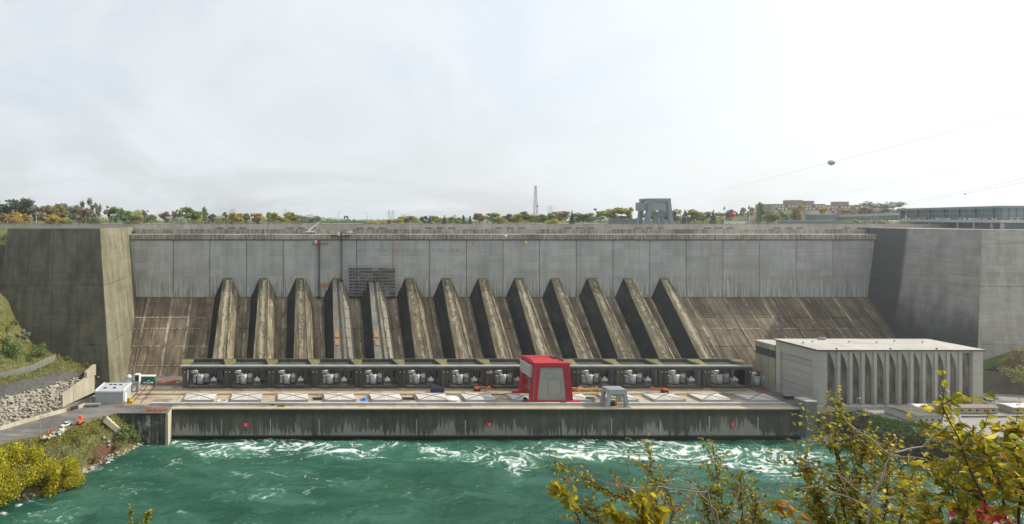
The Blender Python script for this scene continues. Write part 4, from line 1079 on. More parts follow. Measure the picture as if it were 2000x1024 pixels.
MB().box(-92.5, -82.4, 317.2, 320.5, DECK, 19.6).build('body', M['green'], q)
for k in range(13): MB().box(-92.2 + .8 * k, -92.0 + .8 * k, 317.1, 317.2, DECK + .2, 19.4).build('side_rib', M['green'], q)
MB().box(-92.6, -82.3, 317.1, 320.6, 19.6, 19.9).build('roof_rim', M['white'], q)
q = thing('container', 'small grey container left of the green container', 'container', (-96, 317, DECK), world=True)
MB().box(-95.4, -90.6, 314.8, 317.0, DECK, 18.6).build('body', M['shed'], q); MB().box(-95.5, -90.5, 314.7, 317.1, 18.6, 18.8).build('roof_rim', M['steel'], q)
for k in range(6): MB().box(-95.1 + .8 * k, -94.9 + .8 * k, 314.72, 314.8, DECK + .1, 18.5).build('side_rib', M['shed_roof'], q)
# loose timber and formwork by the slope
k_ = 0
for (px, py, n) in ((318, 747, 3), (330, 748, 4), (345, 746, 4), (356, 745, 3)):
    for j in range(n):
        c = G(px + random.uniform(-5, 5), py + random.uniform(-2, 2), DECK); a = random.uniform(-.6, .6); l = random.uniform(1.2, 2.6)
        o = MB().box(-l, l, -.3, .3, 0, .5 + .2 * j).build('timber_baulk', M[(tm := random.choice(['tan', 'ply', 'orange', 'white']))])
        o.location = c; o.rotation_euler = (0, 0, a)
        tag(o, f"loose {dict(tan='tan', ply='brown', orange='orange', white='white')[tm]} timber piece, {ORD[j]} in its heap, below slope, {['left heap', 'second heap', 'third heap', 'heap nearest gallery'][(318, 330, 345, 356).index(px)]}", 'timber', 'timber scattered below the slope')
# orange barrier frames on the yard edge
for i, px in enumerate((290, 300, 311, 323)):
    c = G(px, 803, DECK)
    q = thing('road_barrier', f'orange barrier on yard edge above wing wall, {ORD[i]} from left', 'barrier', tuple(c), R(4), group='orange barriers on the yard edge')
    MB().box(-1.3, 1.3, -.08, .08, .9, 1.3).build('rail', M['orange'], q); MB().box(-1.3, 1.3, -.08, .08, .3, .6).build('rail', M['orange'], q)
    for x in (-1.1, 1.1): MB().box(x - .07, x + .07, -.4, .4, 0, 1.35).build('foot', M['orange'], q)
# boom lifts
def lift(label, loc, rz, up=0.0, bl=6.2):
    q = thing('boom_lift', label, 'lift', loc, rz, 'orange boom lifts')
    MB().box(-1.6, 1.6, -.9, .9, .5, 1.2).build('chassis', M['dark'], q)
    MB().box(-1.5, .9, -.85, .85, 1.2, 2.3).build('turret', M['orange'], q)
    MB().tube((-.8, 0, 2.3), (bl, 0, 2.6 + up), .28, .22).build('boom', M['orange'], q)
    MB().box(bl - .2, bl + 1.0, -.8, .8, 2.0 + up, 3.1 + up).build('basket', M['orange'], q)
    for x in (-1.2, 1.2):
        for s in (-1, 1): MB().tube((x, s * .75, .5), (x, s * 1.05, .5), .5, n=10).build('wheel', M['rubber'], q)
    return q
lift('orange boom lift on deck left of the red crane', tuple(G(932, 764, DECK)), R(-4), -.4)
lift('orange boom lift on deck behind the hatch covers right of small crane', tuple(G(1298, 767, DECK)), R(176), -.4)
q = lift('orange lift machine parked on left asphalt beside white pickup', tuple(G(156, 830, DECK)), R(75), .9, .2); q['group'] = 'orange lift on the road'
for (px, py, sx, sy, sz, mat, nm, lab, cat) in (
    (854, 766, 3.6, 1.2, 2.4, 'blue', 'storage_box', 'dark blue storage container on deck before the sixth gallery bay', 'container'),
    (712, 782, 0, 0, 0, 'tarp', 'tarpaulin', 'crumpled bright blue tarpaulin on the deck between hatch covers', 'tarp'),
    (549, 795, 2.0, .6, .8, 'yellow', 'equipment_case', 'yellow case on the deck edge before the third hatch cover', 'case'),
    (533, 792, .7, .5, .9, 'dark', 'equipment_case', 'small black case on deck edge left of the yellow case', 'case'),
    (1100, 790, 1.5, .7, 1.3, 'yellow', 'equipment_case', 'yellow machine on rail beam in front of red crane foot', 'machine'),
    (1153, 784, 2.0, 1.0, 1.9, 'gallery_in', 'intake_box', 'grey louvred intake box on the deck right of the red crane', 'box'),
    (1540, 779, 2.4, 1.0, 1.7, 'dark', 'waste_skip', 'dark skip on the apron before the slatted hall door', 'skip'),
    (1493, 765, 1.1, .6, 1.4, 'orange', 'generator_set', 'small red orange generator by the lone transformer', 'generator')):
    c = G(px, py, DECK)
    q = thing(nm, lab, cat, tuple(c))
    if nm == 'tarpaulin':
        n_ = 9; vv = []; ff = []
        for i in range(n_):
            for j in range(n_):
                u, w = i / (n_ - 1) - .5, j / (n_ - 1) - .5
                vv.append((u * 4.6, w * 3.6, 1.5 * max(0, 1 - (u * u + w * w) * 4.6) * random.uniform(.55, 1.1) + .03))
        for i in range(n_ - 1):
            for j in range(n_ - 1): ff.append((i * n_ + j, (i + 1) * n_ + j, (i + 1) * n_ + j + 1, i * n_ + j + 1))
        MB().add(vv, ff).build('sheet', M['tarp'], q)
    else:
        MB().box(-sx, sx, -sy, sy, .15, sz).build('body', M[mat], q)
        MB().box(-sx - .06, sx + .06, -sy - .06, sy + .06, sz, sz + .12).build('lid', M['dark'] if mat != 'dark' else M['steel'], q)
        for x in (-sx * .8, sx * .8): MB().box(x - .12, x + .12, -sy, sy, 0, .148).build('skid', M['dark'], q)
        for k in range(3): MB().box(-sx * .8 + k * sx * .6, -sx * .8 + k * sx * .6 + .07, -sy - .05, -sy, .3, sz - .1).build('side_rib', M['dark'], q)
# stacked crates right of the red crane
n_ = 0
for i in range(20):
    px = 1122 + i * 3.9
    c = G(px, 765 - (i % 2) * 1.5, DECK)
    w = random.uniform(.8, 1.3); h = random.uniform(1.0, 2.2)
    q = thing('supply_crate', f'tan or yellow crate in row behind red crane, {ORD[i]} from the left', 'crate', tuple(c), random.uniform(-.2, .2), 'crates stacked behind the red crane')
    mt = M[random.choice(['tan', 'ply', 'yellow', 'orange', 'tan', 'white'])]
    MB().box(-w, w, -.7, .7, .14, h).build('body', mt, q)
    for x in (-w * .8, 0, w * .8): MB().box(x - .1, x + .1, -.75, .75, 0, .138).build('pallet_bearer', M['ply'], q)
    MB().box(-w - .03, w + .03, -.73, .73, h, h + .08).build('lid', M['ply'], q)
q = thing('round_tank', 'low round white tank between the sixth and seventh hatch covers', 'tank', tuple(G(883, 783, DECK)))
MB().tube((0, 0, 0), (0, 0, 1.5), 3.7, 3.7, 24).build('wall', M['white'], q, False); MB().tube((0, 0, 1.5), (0, 0, 2.2), 3.8, .6, 24).build('roof', M['white'], q)
q = thing('round_pit_rim', 'white ring shaped rim on the deck right of the first hatch cover', 'ring', tuple(G(434, 785, DECK)))
m = MB()
for k in range(24):
    a0, a1 = 2 * math.pi * k / 24, 2 * math.pi * (k + 1) / 24
    m.hexa([(2.3 * math.cos(a0), 2.3 * math.sin(a0), 0), (2.7 * math.cos(a0), 2.7 * math.sin(a0), 0), (2.7 * math.cos(a1), 2.7 * math.sin(a1), 0), (2.3 * math.cos(a1), 2.3 * math.sin(a1), 0),
            (2.3 * math.cos(a0), 2.3 * math.sin(a0), .7), (2.7 * math.cos(a0), 2.7 * math.sin(a0), .7), (2.7 * math.cos(a1), 2.7 * math.sin(a1), .7), (2.3 * math.cos(a1), 2.3 * math.sin(a1), .7)])
m.build('rim', M['white'], q)
for (px, w, lab) in ((620, 2.6, 'open dark square pit beside the third hatch cover'), (794, 4.6, 'open dark round edged pit beside the fifth hatch cover')):
    q = thing('open_pit', lab, 'pit', tuple(G(px, 780, DECK)))
    MB().box(-w, w, -2.4, 2.4, .03, .06).build('pit_dark_sheet', M['black'], q)  # black sheet on the deck paints in the darkness of the pit
    for (a, b, c, d) in ((-w, w, -2.6, -2.4), (-w, w, 2.4, 2.6), (-w - .2, -w, -2.6, 2.6), (w, w + .2, -2.6, 2.6)): MB().box(a, b, c, d, 0, .35).build('kerb', M['deck_edge'], q)
    for k in range(5): MB().tube((-w + 2 * w * k / 4, 2.5, .3), (-w + 2 * w * k / 4, 2.5, 1.5), .06, n=4).build('rail_post', M['steel'], q)
fl = thing('wall_flag', 'striped flag with blue corner hung on gallery pier left of red crane', 'flag', (XW(956, 308.6), 308.6, ZW(727, 308.6)))
for k in range(7): MB().box(-1.75, 1.75, -.03, .03, -1.0 + k * 2 / 7, -1.0 + (k + 1) * 2 / 7).build('stripe', M['flagr'] if k % 2 == 0 else M['flagw'], fl)
MB().box(-1.75, -.3, -.05, -.031, -.1, 1.0).build('canton', M['flagb'], fl)
q = MB()
for i in range(4):
    for j in range(3): q.box(-1.6 + i * .33, -1.5 + i * .33, -.07, -.051, .05 + j * .33, .15 + j * .33)
tag(q.build('stars', M['flagw'], fl), kind='stuff')

# ------------------------------------------------------------------ left road, wall, fence, lamp posts
bw = thing('road_barrier_wall', 'long pale concrete barrier along the road below the riprap', 'barrier', tuple(G(60, 822, DECK)), world=True)
pts = [G(-120, 880, DECK), G(-40, 851, DECK), G(0, 840, DECK), G(40, 828.5, DECK), G(80, 817, DECK), G(120, 806.5, DECK), G(138, 802, DECK)]
pts2 = [G(150, 799, DECK), G(166, 794, DECK)]
def barrier(seq):
    for a, b in zip(seq[:-1], seq[1:]):
        d = (b - a); n = Vector((-d.y, d.x, 0)).normalized(); u = Vector((0, 0, 1))
        for k in range(3):
            p, q_ = a + d * (k / 3 + .004), a + d * ((k + 1) / 3 - .004)
            MB().hexa([p - n * .6, q_ - n * .6, q_ + n * .6, p + n * .6, p - n * .25 + u * 1.7, q_ - n * .25 + u * 1.7, q_ + n * .25 + u * 1.7, p + n * .25 + u * 1.7]).build('barrier_unit', M['barrier'], bw)
barrier(pts); barrier(pts2)
q = thing('site_gate', 'dark mesh gate with orange posts in gap of the pale barrier', 'gate', tuple(G(144, 801.5, DECK)), R(50))
MB().box(-2.2, 2.2, -.05, .05, .3, 2.0).build('leaf', M['dark'], q)
for x in (-2.4, 2.4): MB().box(x - .2, x + .2, -.2, .2, 0, 2.3).build('post', M['orange'] if x < 0 else M['steel'], q)
rw = thing('retaining_wall', 'tan concrete retaining wall right of the riprap, against the dam tower', 'wall', (-116, 290, DECK), world=True)
wp = [(-119.6, 277.5, 22.0), (-117.2, 286, 23.6), (-114.6, 294, 25.2), (-112.2, 302, 26.6)]
for a, b in zip(wp[:-1], wp[1:]):
    MB().hexa([(a[0], a[1] + .03, DECK), (b[0], b[1] - .03, DECK), (b[0] - 1.4, b[1] - .03, DECK), (a[0] - 1.4, a[1] + .03, DECK), (a[0], a[1] + .03, a[2]), (b[0], b[1] - .03, b[2]), (b[0] - 1.4, b[1] - .03, b[2]), (a[0] - 1.4, a[1] + .03, a[2])]).build('wall_panel', M['barrier'], rw)
MB().hexa([(-114.0, 295.5, 25), (-111.6, 302.5, 25), (-113.4, 302.5, 25), (-115.6, 295.5, 25), (-114.0, 295.5, 28.6), (-111.6, 302.5, 31), (-113.4, 302.5, 31), (-115.6, 295.5, 28.6)]).build('upper_wall', M['barrier'], rw)
fe = thing('chain_link_fence', 'grey chain link fence climbing the grassy hillside on the left', 'fence', tuple(P(50, 740, 284)), world=True)
fm = NT('chain_link_mesh')
tt = fm.t.nodes.new('ShaderNodeBsdfTransparent'); mm = fm.t.nodes.new('ShaderNodeMixShader'); mm.inputs[0].default_value = .5
fm.done((.36, .37, .36), .6); fm.t.links.new(tt.outputs[0], mm.inputs[1]); fm.t.links.new(fm.b.outputs[0], mm.inputs[2]); fm.t.links.new(mm.outputs[0], fm.out.inputs[0])
fpts = [P(-40, 752, 274), P(0, 743, 277), P(30, 736, 281.5), P(60, 727, 286.5), P(84, 716, 291.5), P(109, 705, 297.5)]
for a, b in zip(fpts[:-1], fpts[1:]):
    MB().add([a, b, b + Vector((0, 0, 3.6)), a + Vector((0, 0, 3.6))], [(0, 1, 2, 3)]).build('mesh_panel', fm.m, fe)
    MB().tube(a + Vector((0, 0, 3.6)), b + Vector((0, 0, 3.6)), .09, n=4).build('top_rail', M['steel'], fe)
for a in fpts: MB().tube(a - Vector((0, 0, .5)), a + Vector((0, 0, 3.8)), .12, n=5).build('post', M['steel'], fe)
def lamp(label, base, h, arm=1.4, d=1, grp='lamp posts on the yard'):
    q = thing('lamp_post', label, 'lamp post', tuple(base), 0, grp)
    MB().tube((0, 0, 0), (0, 0, h), .17, .11, 6).build('pole', M['steel'], q)
    MB().tube((0, 0, h - .1), (d * arm, 0, h + .25), .09, .08, 5).build('arm', M['steel'], q)
    MB().box(min(d * arm, d * (arm + .9)), max(d * arm, d * (arm + .9)), -.22, .22, h + .15, h + .38).build('lantern', M['white'], q)
    return q
lamp('tall lamp post on the near left road by the debris heap', G(79, 856, DECK), 9.5)
lamp('lamp post in front of the tan retaining wall', G(144, 797, DECK), 9.0)
lamp('lamp post at the road bend below the concrete ring pile', G(176, 808, DECK), 8.5)
lamp('lamp post between retaining wall and shed by dark tower face', G(186, 765, DECK), 8.0)
lamp('white lamp post on the parapet in front of the ribbed hall', G(1673, 806, DECK), 7.0, 1.2)
q = thing('barrier_stack', 'pale stack of segmented barriers on the yard left of shed', 'barrier', tuple(G(182, 794, DECK)), R(5))
for k in range(8):
    MB().hexa([(-3.6 + .9 * k, -.4, 0), (-2.9 + .9 * k, -.4, 0), (-2.9 + .9 * k, .4, 0), (-3.6 + .9 * k, .4, 0), (-3.4 + .9 * k, -.15, 1.1), (-3.1 + .9 * k, -.15, 1.1), (-3.1 + .9 * k, .15, 1.1), (-3.4 + .9 * k, .15, 1.1)]).build('barrier_unit', M['steel'], q)
MB().box(-3.8, 3.8, -1.2, 1.2, 1.12, 1.4).build('plate', M['steel'], q)
for i, (px, py) in enumerate(((41, 858), (94, 846), (101, 841), (107, 840), (82, 848), (227, 793), (239, 793))):
    q = thing('traffic_cone', ['orange cone alone on the near left road', 'orange cone beside debris heap, nearest the lamp post', 'orange cone behind debris heap, middle of three', 'orange cone behind debris heap, nearest the pickup', 'orange cone at left end of the debris heap', 'orange cone in front of the shed, left one', 'orange cone in front of the shed, right one'][i], 'cone', tuple(G(px, py, DECK)), 0, 'orange cones')
    MB().tube((0, 0, .08), (0, 0, 1.7), .35, .1, 8).build('cone', M['orange'], q); MB().box(-.5, .5, -.5, .5, 0, .08).build('foot', M['dark'], q)
rr = random.Random(3)
for i in range(34):
    px = rr.uniform(80, 128); py = 860 - (px - 80) * .42 + rr.uniform(-4, 4)
    l, w, h = rr.uniform(.5, 1.9), rr.uniform(.2, .6), rr.uniform(.2, .7)
    o = MB().hexa([(-l, -w, 0), (l, -w * .8, 0), (l * .9, w, 0), (-l, w, 0), (-l * .8, -w * .7, h), (l * .8, -w * .6, h * 1.2), (l * .7, w * .8, h), (-l * .9, w * .7, h * .8)]).build('debris_piece', M[(dm := rr.choice(['white', 'rock', 'steel', 'rock', 'tan', 'gallery_in']))])
    o.location = G(px, py, DECK - .0); o.rotation_euler = (rr.uniform(-.1, .1), rr.uniform(-.15, .15), rr.uniform(0, 6.3))
    tag(o, f"{'long' if l > 1.2 else 'short'} {dict(white='white', rock='stony', steel='metal grey', tan='tan', gallery_in='grey')[dm]} piece in debris heap by left road, {'lower left part' if px < 96 else ('middle part' if px < 112 else 'end nearest pickup')}", 'debris', 'debris heap by the left road')
q = tag(MB().hexa([(-3.2, -2.3, 0), (3.2, -2.3, 0), (3.2, 2.3, 0), (-3.2, 2.3, 0), (-2.8, -2, 3), (2.8, -2, 3), (2.8, 2, 3), (-2.8, 2, 3)]).build('buttress_block', M['barrier']), 'slanting pale concrete beam on the embankment beside the wing wall', 'concrete beam')
q.data.clear_geometry()
a, b = G(205, 818, DECK), Vector((-82.5, 265.2, 5.0))
mb = MB(); d = (b - a).normalized(); s_ = d.cross(Vector((0, 0, 1))).normalized() * 2.0; u = s_.cross(d).normalized() * 1.2
if u.z < 0: u = -u
mb.hexa([a - s_ - u, b - s_ - u, b + s_ - u, a + s_ - u, a - s_ + u, b - s_ + u, b + s_ + u, a + s_ + u])
q.data.from_pydata([tuple(v) for v in mb.v], [], mb.f); q.data.update()
# ------------------------------------------------------------------ right terrace
q = thing('retaining_wall', 'dark shaded retaining wall right of the hall behind parked cars', 'wall', (420, 297, DECK), world=True)
wp = [(371, 303.5), (392, 298.6), (415, 293.2), (445, 286), (480, 278)]
for a, b in zip(wp[:-1], wp[1:]):
    MB().hexa([(a[0] + .05, a[1], DECK), (b[0] - .05, b[1], DECK), (b[0] - .05, b[1] + 1.5, DECK), (a[0] + .05, a[1] + 1.5, DECK), (a[0] + .05, a[1], 27.5), (b[0] - .05, b[1], 27.5), (b[0] - .05, b[1] + 1.5, 27.5), (a[0] + .05, a[1] + 1.5, 27.5)]).build('wall_panel', M['tower_front'], q)
def hut(label, px0, px1, py, h, d, wall, roof, cat='trailer', nwin=3, name='site_trailer', z=DECK, grp='site trailers on the terrace'):
    c0, c1 = G(px0, py, z), G(px1, py, z); x0, x1, y = c0.x, c1.x, c0.y
    q = thing(name, label, cat, ((x0 + x1) / 2, y + d / 2, z), 0, grp); w = (x1 - x0) / 2; e = d / 2
    MB().box(-w, w, -e, e, .3, h).build('wall', wall, q)
    MB().hexa([(-w - .3, -e - .3, h), (w + .3, -e - .3, h), (w + .3, e + .3, h), (-w - .3, e + .3, h), (-w - .2, -e * .1, h + .5), (w + .2, -e * .1, h + .5), (w + .2, e * .1, h + .5), (-w - .2, e * .1, h + .5)]).build('roof', roof, q)
    MB().box(-w + .2, w - .2, -e + .2, e - .2, 0, .298).build('skirt', M['dark'], q)
    for k in range(nwin):
        x = -w + (k + .7) * 2 * w / (nwin + .4)
        wi = MB().box(x - .6, x + .6, -e - .05, -e + .02, 1.3, 2.3).build('window', M['glass'], q)
        MB().box(x - .7, x + .7, -e - .1, -e - .051, 1.15, 1.28).build('sill', M['white'], wi)
    MB().box(w - 1.6, w - .7, -e - .04, -e + .02, .3, 2.3).build('door', M['steel'], q)
    return q
hut('white site trailer with pale roof before the hall corner', 1836, 1866, 809, 3.4, 5, M['white'], M['steel'], nwin=2)
hut('long cream site trailer with brick red roof right of the white trailer', 1868, 1950, 809, 3.2, 5, M['annex'], M['brick'], nwin=5)
hut('cream site trailer with white roof at far right of the terrace', 1978, 2040, 809, 3.4, 6, M['annex'], M['white'], nwin=4)
hut('low long white tank trailer behind the flat roofed hut', 1790, 1820, 804, 2.6, 4, M['white'], M['white'], nwin=1)
hut('flat roofed grey concrete hut with porch on the river terrace', 1790, 1842, 828, 3.8, 14, M['hall'], M['hall_panel'], 'hut', 4, 'terrace_hut', grp='terrace hut')
hut('rust roofed low shed beside the parapet of the hall', 1762, 1786, 808, 2.4, 4, M['hall'], M['ply'], 'shed', 1, 'terrace_shed', grp='terrace shed')
q = thing('terrace_kerb', 'low dark kerb along the terrace in front of the trailers', 'kerb', (345, 262, DECK), world=True)
for k in range(9): MB().box(327 + k * 9.0, 335.9 + k * 9.0, 263.0, 263.6, DECK, DECK + .7).build('kerb_stone', M['tower_front'], q)
q = thing('shore_slab', 'dark tilted concrete slab on the right bank beside the tailrace wall', 'slab', (286, 266, 5), world=True)
MB().hexa([(283, 262, 2), (290, 258, 4), (293, 268, 12), (286, 273, 12), (283, 262, 3.4), (290, 258, 5.4), (293, 268, 13.4), (286, 273, 13.4)]).build('slab', M['tower_front'], q)
MB().box(284.5, 290.0, 268.5, 273.5, 10, 14.4).build('plinth', M['hall_panel'], q)

# ------------------------------------------------------------------ pavilion and far buildings
pv = thing('glass_pavilion', 'long low glass pavilion with flat roof on top of the right tower', 'building', (450, 380, 106.5), world=True)
A, B_, C_, D_ = Vector((435, 331, 0)), Vector((483, 429, 0)), Vector((600, 429, 0)), Vector((600, 331, 0))
def ring(poly, z0, z1, grow):
    c = sum(poly, Vector()) / len(poly)
    return [p + (p - c).normalized() * grow for p in poly]
def slab(poly, z0, z1, grow, nm, mat): MB().prism([(p.x, p.y) for p in ring(poly, z0, z1, grow)], 'z', z0, z1).build(nm, mat, pv)
FPY = [A, D_, C_, B_]
slab(FPY, 106.6, 110.4, -7, 'ground_storey', M['pavsteel'])
slab(FPY, 110.4, 112.2, .5, 'balcony_slab', M['pavconc'])
slab(FPY, 112.2, 119.3, -3.5, 'inner_wall', M['pavglass'])
slab(FPY, 119.3, 120.8, 1.5, 'roof', M['pavsteel'])
for (a, b, n) in ((B_, A, 26), (A, D_, 34)):
    for k in range(n + 1):
        p = a.lerp(b, k / n); c = Vector((540, 385, 0)); p = p + (c - p).normalized() * 2.6
        w = .42 if k % 4 == 0 else .12
        MB().box(p.x - w, p.x + w, p.y - w, p.y + w, 112.2, 119.3).build('mullion', M['pavsteel'], pv)
        if k % 4 == 0: MB().box(p.x - .7, p.x + .7, p.y - .5, p.y + .5, 106.6, 110.4).build('column', M['pavconc'], pv)
    for z in (113.6, 116.4):
        p, q_ = a.lerp(b, .0), b; c = Vector((540, 385, 0)); p = p + (c - p).normalized() * 2.6; q_ = q_ + (c - q_).normalized() * 2.6
        MB().tube((p.x, p.y, z), (q_.x, q_.y, z), .12, n=4).build('transom', M['pavconc'], pv)
    for k in range(3 * n):
        p = a.lerp(b, (k + rr.random()) / (3 * n)); c = Vector((540, 385, 0)); p = p + (c - p).normalized() * 1.2
        if rr.random() < .35: MB().box(p.x - .3, p.x + .3, p.y - .3, p.y + .3, 112.25, 113.2).build('balcony_chair', M['white'], pv)
bs, be = P(1636, 430, 520), P(1757, 430, 431)
br = thing('footbridge', 'enclosed glazed footbridge with white fascia leading to the pavilion', 'bridge', tuple(bs), world=True)
n_ = 18
for k in range(n_):
    p, q_ = bs.lerp(be, k / n_), bs.lerp(be, (k + 1) / n_)
    z0a, z1a = HC - 1.5, HC + 4.6 - 1.3 * (1 - k / n_)
    z1b = HC + 4.6 - 1.3 * (1 - (k + 1) / n_)
    g_ = MB().hexa([(p.x, p.y, z0a), (q_.x, q_.y, z0a), (q_.x + 3, q_.y + 4, z0a), (p.x + 3, p.y + 4, z0a), (p.x, p.y, z1a - 1.8), (q_.x, q_.y, z1b - 1.8), (q_.x + 3, q_.y + 4, z1b - 1.8), (p.x + 3, p.y + 4, z1a - 1.8)]).build('window', M['pavglass'], br)
    MB().box(p.x - .25, p.x + .25, p.y - .3, p.y + .3, z0a, z1a - 1.8).build('post', M['pavsteel'], br)
    MB().hexa([(p.x, p.y - .4, z1a - 1.8), (q_.x, q_.y - .4, z1b - 1.8), (q_.x + 3, q_.y + 4, z1b - 1.8), (p.x + 3, p.y + 4, z1a - 1.8), (p.x, p.y - .4, z1a), (q_.x, q_.y - .4, z1b), (q_.x + 3, q_.y + 4, z1b), (p.x + 3, p.y + 4, z1a)]).build('fascia', M['pavconc'], br)
    if k not in (0, 11, 17):
        q2 = MB()
        for j in range(5):
            f0 = (j + .15) / 5; f1 = f0 + .12; a_, b_ = p.lerp(q_, f0), p.lerp(q_, f1); zt = z1a + (z1b - z1a) * f0
            q2.hexa([(a_.x, a_.y - .6, zt - 1.3), (b_.x, b_.y - .6, zt - 1.3), (b_.x, b_.y - .45, zt - 1.3), (a_.x, a_.y - .45, zt - 1.3), (a_.x, a_.y - .6, zt - .5), (b_.x, b_.y - .6, zt - .5), (b_.x, b_.y - .45, zt - .5), (a_.x, a_.y - .45, zt - .5)])
        tag(q2.build('fascia_lettering', M['mauve'], br), kind='stuff')
    if k % 6 == 3: MB().box(p.x - .5, p.x + .5, p.y, p.y + 1, 107, z0a).build('pier', M['pavsteel'], br)
MB().box(be.x - .9, be.x + .9, be.y - 2, be.y - .5, 106, 120).build('end_pier', M['pavsteel'], br)
MB().box(bs.x - .9, bs.x + .9, bs.y - 2, bs.y - .5, 107, 119.5).build('end_pier', M['pavsteel'], br)
def block(name, label, px0, px1, pyt, y, d, mat, rows=0, cols=0, zb=107.0, cat='building', roof=None):
    x0, x1, zt = XW(px0, y), XW(px1, y), ZW(pyt, y)
    q = thing(name, label, cat, ((x0 + x1) / 2, y, zb), world=True)
    MB().box(x0, x1, y, y + d, zb, zt).build('wall', mat, q)
    MB().box(x0 - .3, x1 + .3, y - .3, y + d + .3, zt, zt + .5).build('roof', roof or M['farconc'], q)
    for r in range(rows):
        for c in range(cols):
            cw = (x1 - x0) / cols; xx = x0 + cw * (c + .5); zz = zt - 2.2 - r * 3.1
            if zz < zb + 1: continue
            MB().box(xx - cw * .22, xx + cw * .22, y - .06, y + .05, zz - .75, zz + .75).build('window', M['white'] if (r * 7 + c * 5) % 4 else M['glass'], q)
    return q
ap = block('apartment_block', 'long brick apartment block behind trees right of the crest crane', 1506, 1612, 399.5, 640, 22, M['brick'], 5, 16)
for (a, b, t) in ((1544, 1568, 391), (1573, 1590, 392.5)):
    MB().box(XW(a, 645), XW(b, 645), 645, 655, ZW(400, 640) + .5, ZW(t, 645)).build('roof_house', M['brick'], ap)
MB().box(XW(1506, 639.6), XW(1515, 639.6), 639.6, 640, 107, ZW(400.5, 640)).build('stair_strip', M['farconc'], ap)
ap2 = block('apartment_block', 'lower brick apartment wing with tall roof house nearer the footbridge', 1612, 1698, 401.5, 660, 22, M['brick'], 4, 14)
MB().box(XW(1638, 665), XW(1658, 665), 665, 675, ZW(401.5, 660) + .5, ZW(394, 665)).build('roof_house', M['brick'], ap2)
block('concrete_hall', 'blank greenish concrete block left end of the footbridge', 1573, 1600, 413, 540, 14, M['farconc'])
block('concrete_hall', 'lower grey block with pale canopy under the footbridge start', 1596, 1640, 419, 530, 12, M['pylon_green'], 0, 0, roof=M['white'])
block('crest_canopy', 'low dark flat canopy on the crest left of the footbridge', 1530, 1622, 432, 440, 6, M['pavsteel'], 0, 0, roof=M['pavconc'])
block('gate_hut', 'small white kiosk on crest near the flagpole', 1422, 1458, 432.2, 430, 4, M['white'], 1, 9)
block('switch_house', 'low blue grey corrugated house left of the crest crane', 1200, 1246, 429, 420, 8, M['pavsteel'], 0, 0)
block('far_plant', 'far grey plant building on skyline under the small dark gantry', 660, 690, 432, 900, 30, M['farconc'])
block('far_plant', 'far wide low grey plant roof beside the small dark gantry', 688, 706, 433.5, 900, 30, M['farconc'])
block('far_plant', 'far long reddish low building left of the small gantry', 626, 660, 433.5, 950, 30, M['brick'])
fg = thing('gantry_crane', 'small dark gantry crane far away on the skyline above the dam', 'crane', (XW(676, 950), 950, 107), world=True)
portal(fg, XW(676, 950), 945, 955, 4.6, 3.6, 107, ZW(422, 950), 1.6, 2, 3.0, M['pavsteel'])

# crest: railing, lamp posts, flagpoles
rl = thing('crest_railing', 'thin steel railing along the top of the dam crest parapet', 'railing', (100, 382.5, 109.2), world=True)
for k in range(100):
    x = -300 + k * 8.7
    MB().box(x - .06, x + .06, 382.44, 382.56, 109.2, 111.2).build('post', M['steel'], rl)
for z in (110.2, 111.2): MB().box(-300, 561, 382.46, 382.54, z - .05, z + .05).build('rail', M['steel'], rl)
lp = [(15, 430), (60, 427), (150, 418), (168, 416), (219, 429), (232, 415), (301, 427), (367, 428), (411, 429), (661, 414), (717, 417), (801, 431), (1087, 421), (1229, 427), (1341, 424), (1365, 426), (1484, 428), (1620, 430)]
for i, (px, py) in enumerate(lp):
    y = 386.0 + (i % 3) * 3
    h = ZW(py, y) - 107.0
    lamp(f'thin lamp post on the dam crest, {ORD[i]} from the left', (XW(px, y), y, 107.0), max(h, 4), 1.3, 1 if i % 2 else -1, 'lamp posts on the dam crest')
for i, (px, pt, pb) in enumerate(((517.6, 432, 461), (801, 435, 457), (945.5, 436, 470))):
    y = 374.6; zb = 102.3
    q = thing('ledge_pole', f'thin pale pole on the crest ledge, {ORD[i]} from the left', 'pole', (XW(px, y), y, zb), 0, 'poles on the crest ledge')
    MB().tube((0, 0, 0), (0, 0, ZW(pt, y) - zb), .14, .1, 5).build('pole', M['white'], q); MB().box(-.9, .9, -.2, .2, ZW(pt, y) - zb - .1, ZW(pt, y) - zb + .25).build('lamp_head', M['orange'] if i == 0 else M['white'], q)
q = thing('utility_pole', 'thick wooden utility pole with crossarm on crest at left', 'pole', (XW(71, 392), 392, 107))
MB().tube((0, 0, 0), (0, 0, 11.5), .45, .35, 8).build('pole', M['farconc'], q); MB().box(-2.2, 2.2, -.15, .15, 9.2, 9.6).build('crossarm', M['farconc'], q)
for x in (-1.9, -.9, .9, 1.9): MB().tube((x, 0, 9.6), (x, 0, 10.2), .14, .1, 6).build('insulator', M['white'], q)
for i, (px, pt) in enumerate(((1416, 403), (1464, 401))):
    y = 425; q = thing('flag_pole', ['white flagpole with drooping dark flag, farther from the pavilion', 'white flagpole with drooping dark flag by the tall green tree'][i], 'flagpole', (XW(px, y), y, 107), 0, 'flagpoles behind the crest')
    h = ZW(pt, y) - 107
    MB().tube((0, 0, 0), (0, 0, h), .16, .1, 6).build('pole', M['white'], q)
    MB().add([(0, 0, h), (-.3, .1, h - .2), (-1.2, .2, h - 2.2), (-.9, .1, h - 3.2), (-.1, 0, h - 2.4)], [(0, 1, 2, 3, 4)]).build('flag', M['dark'], q)
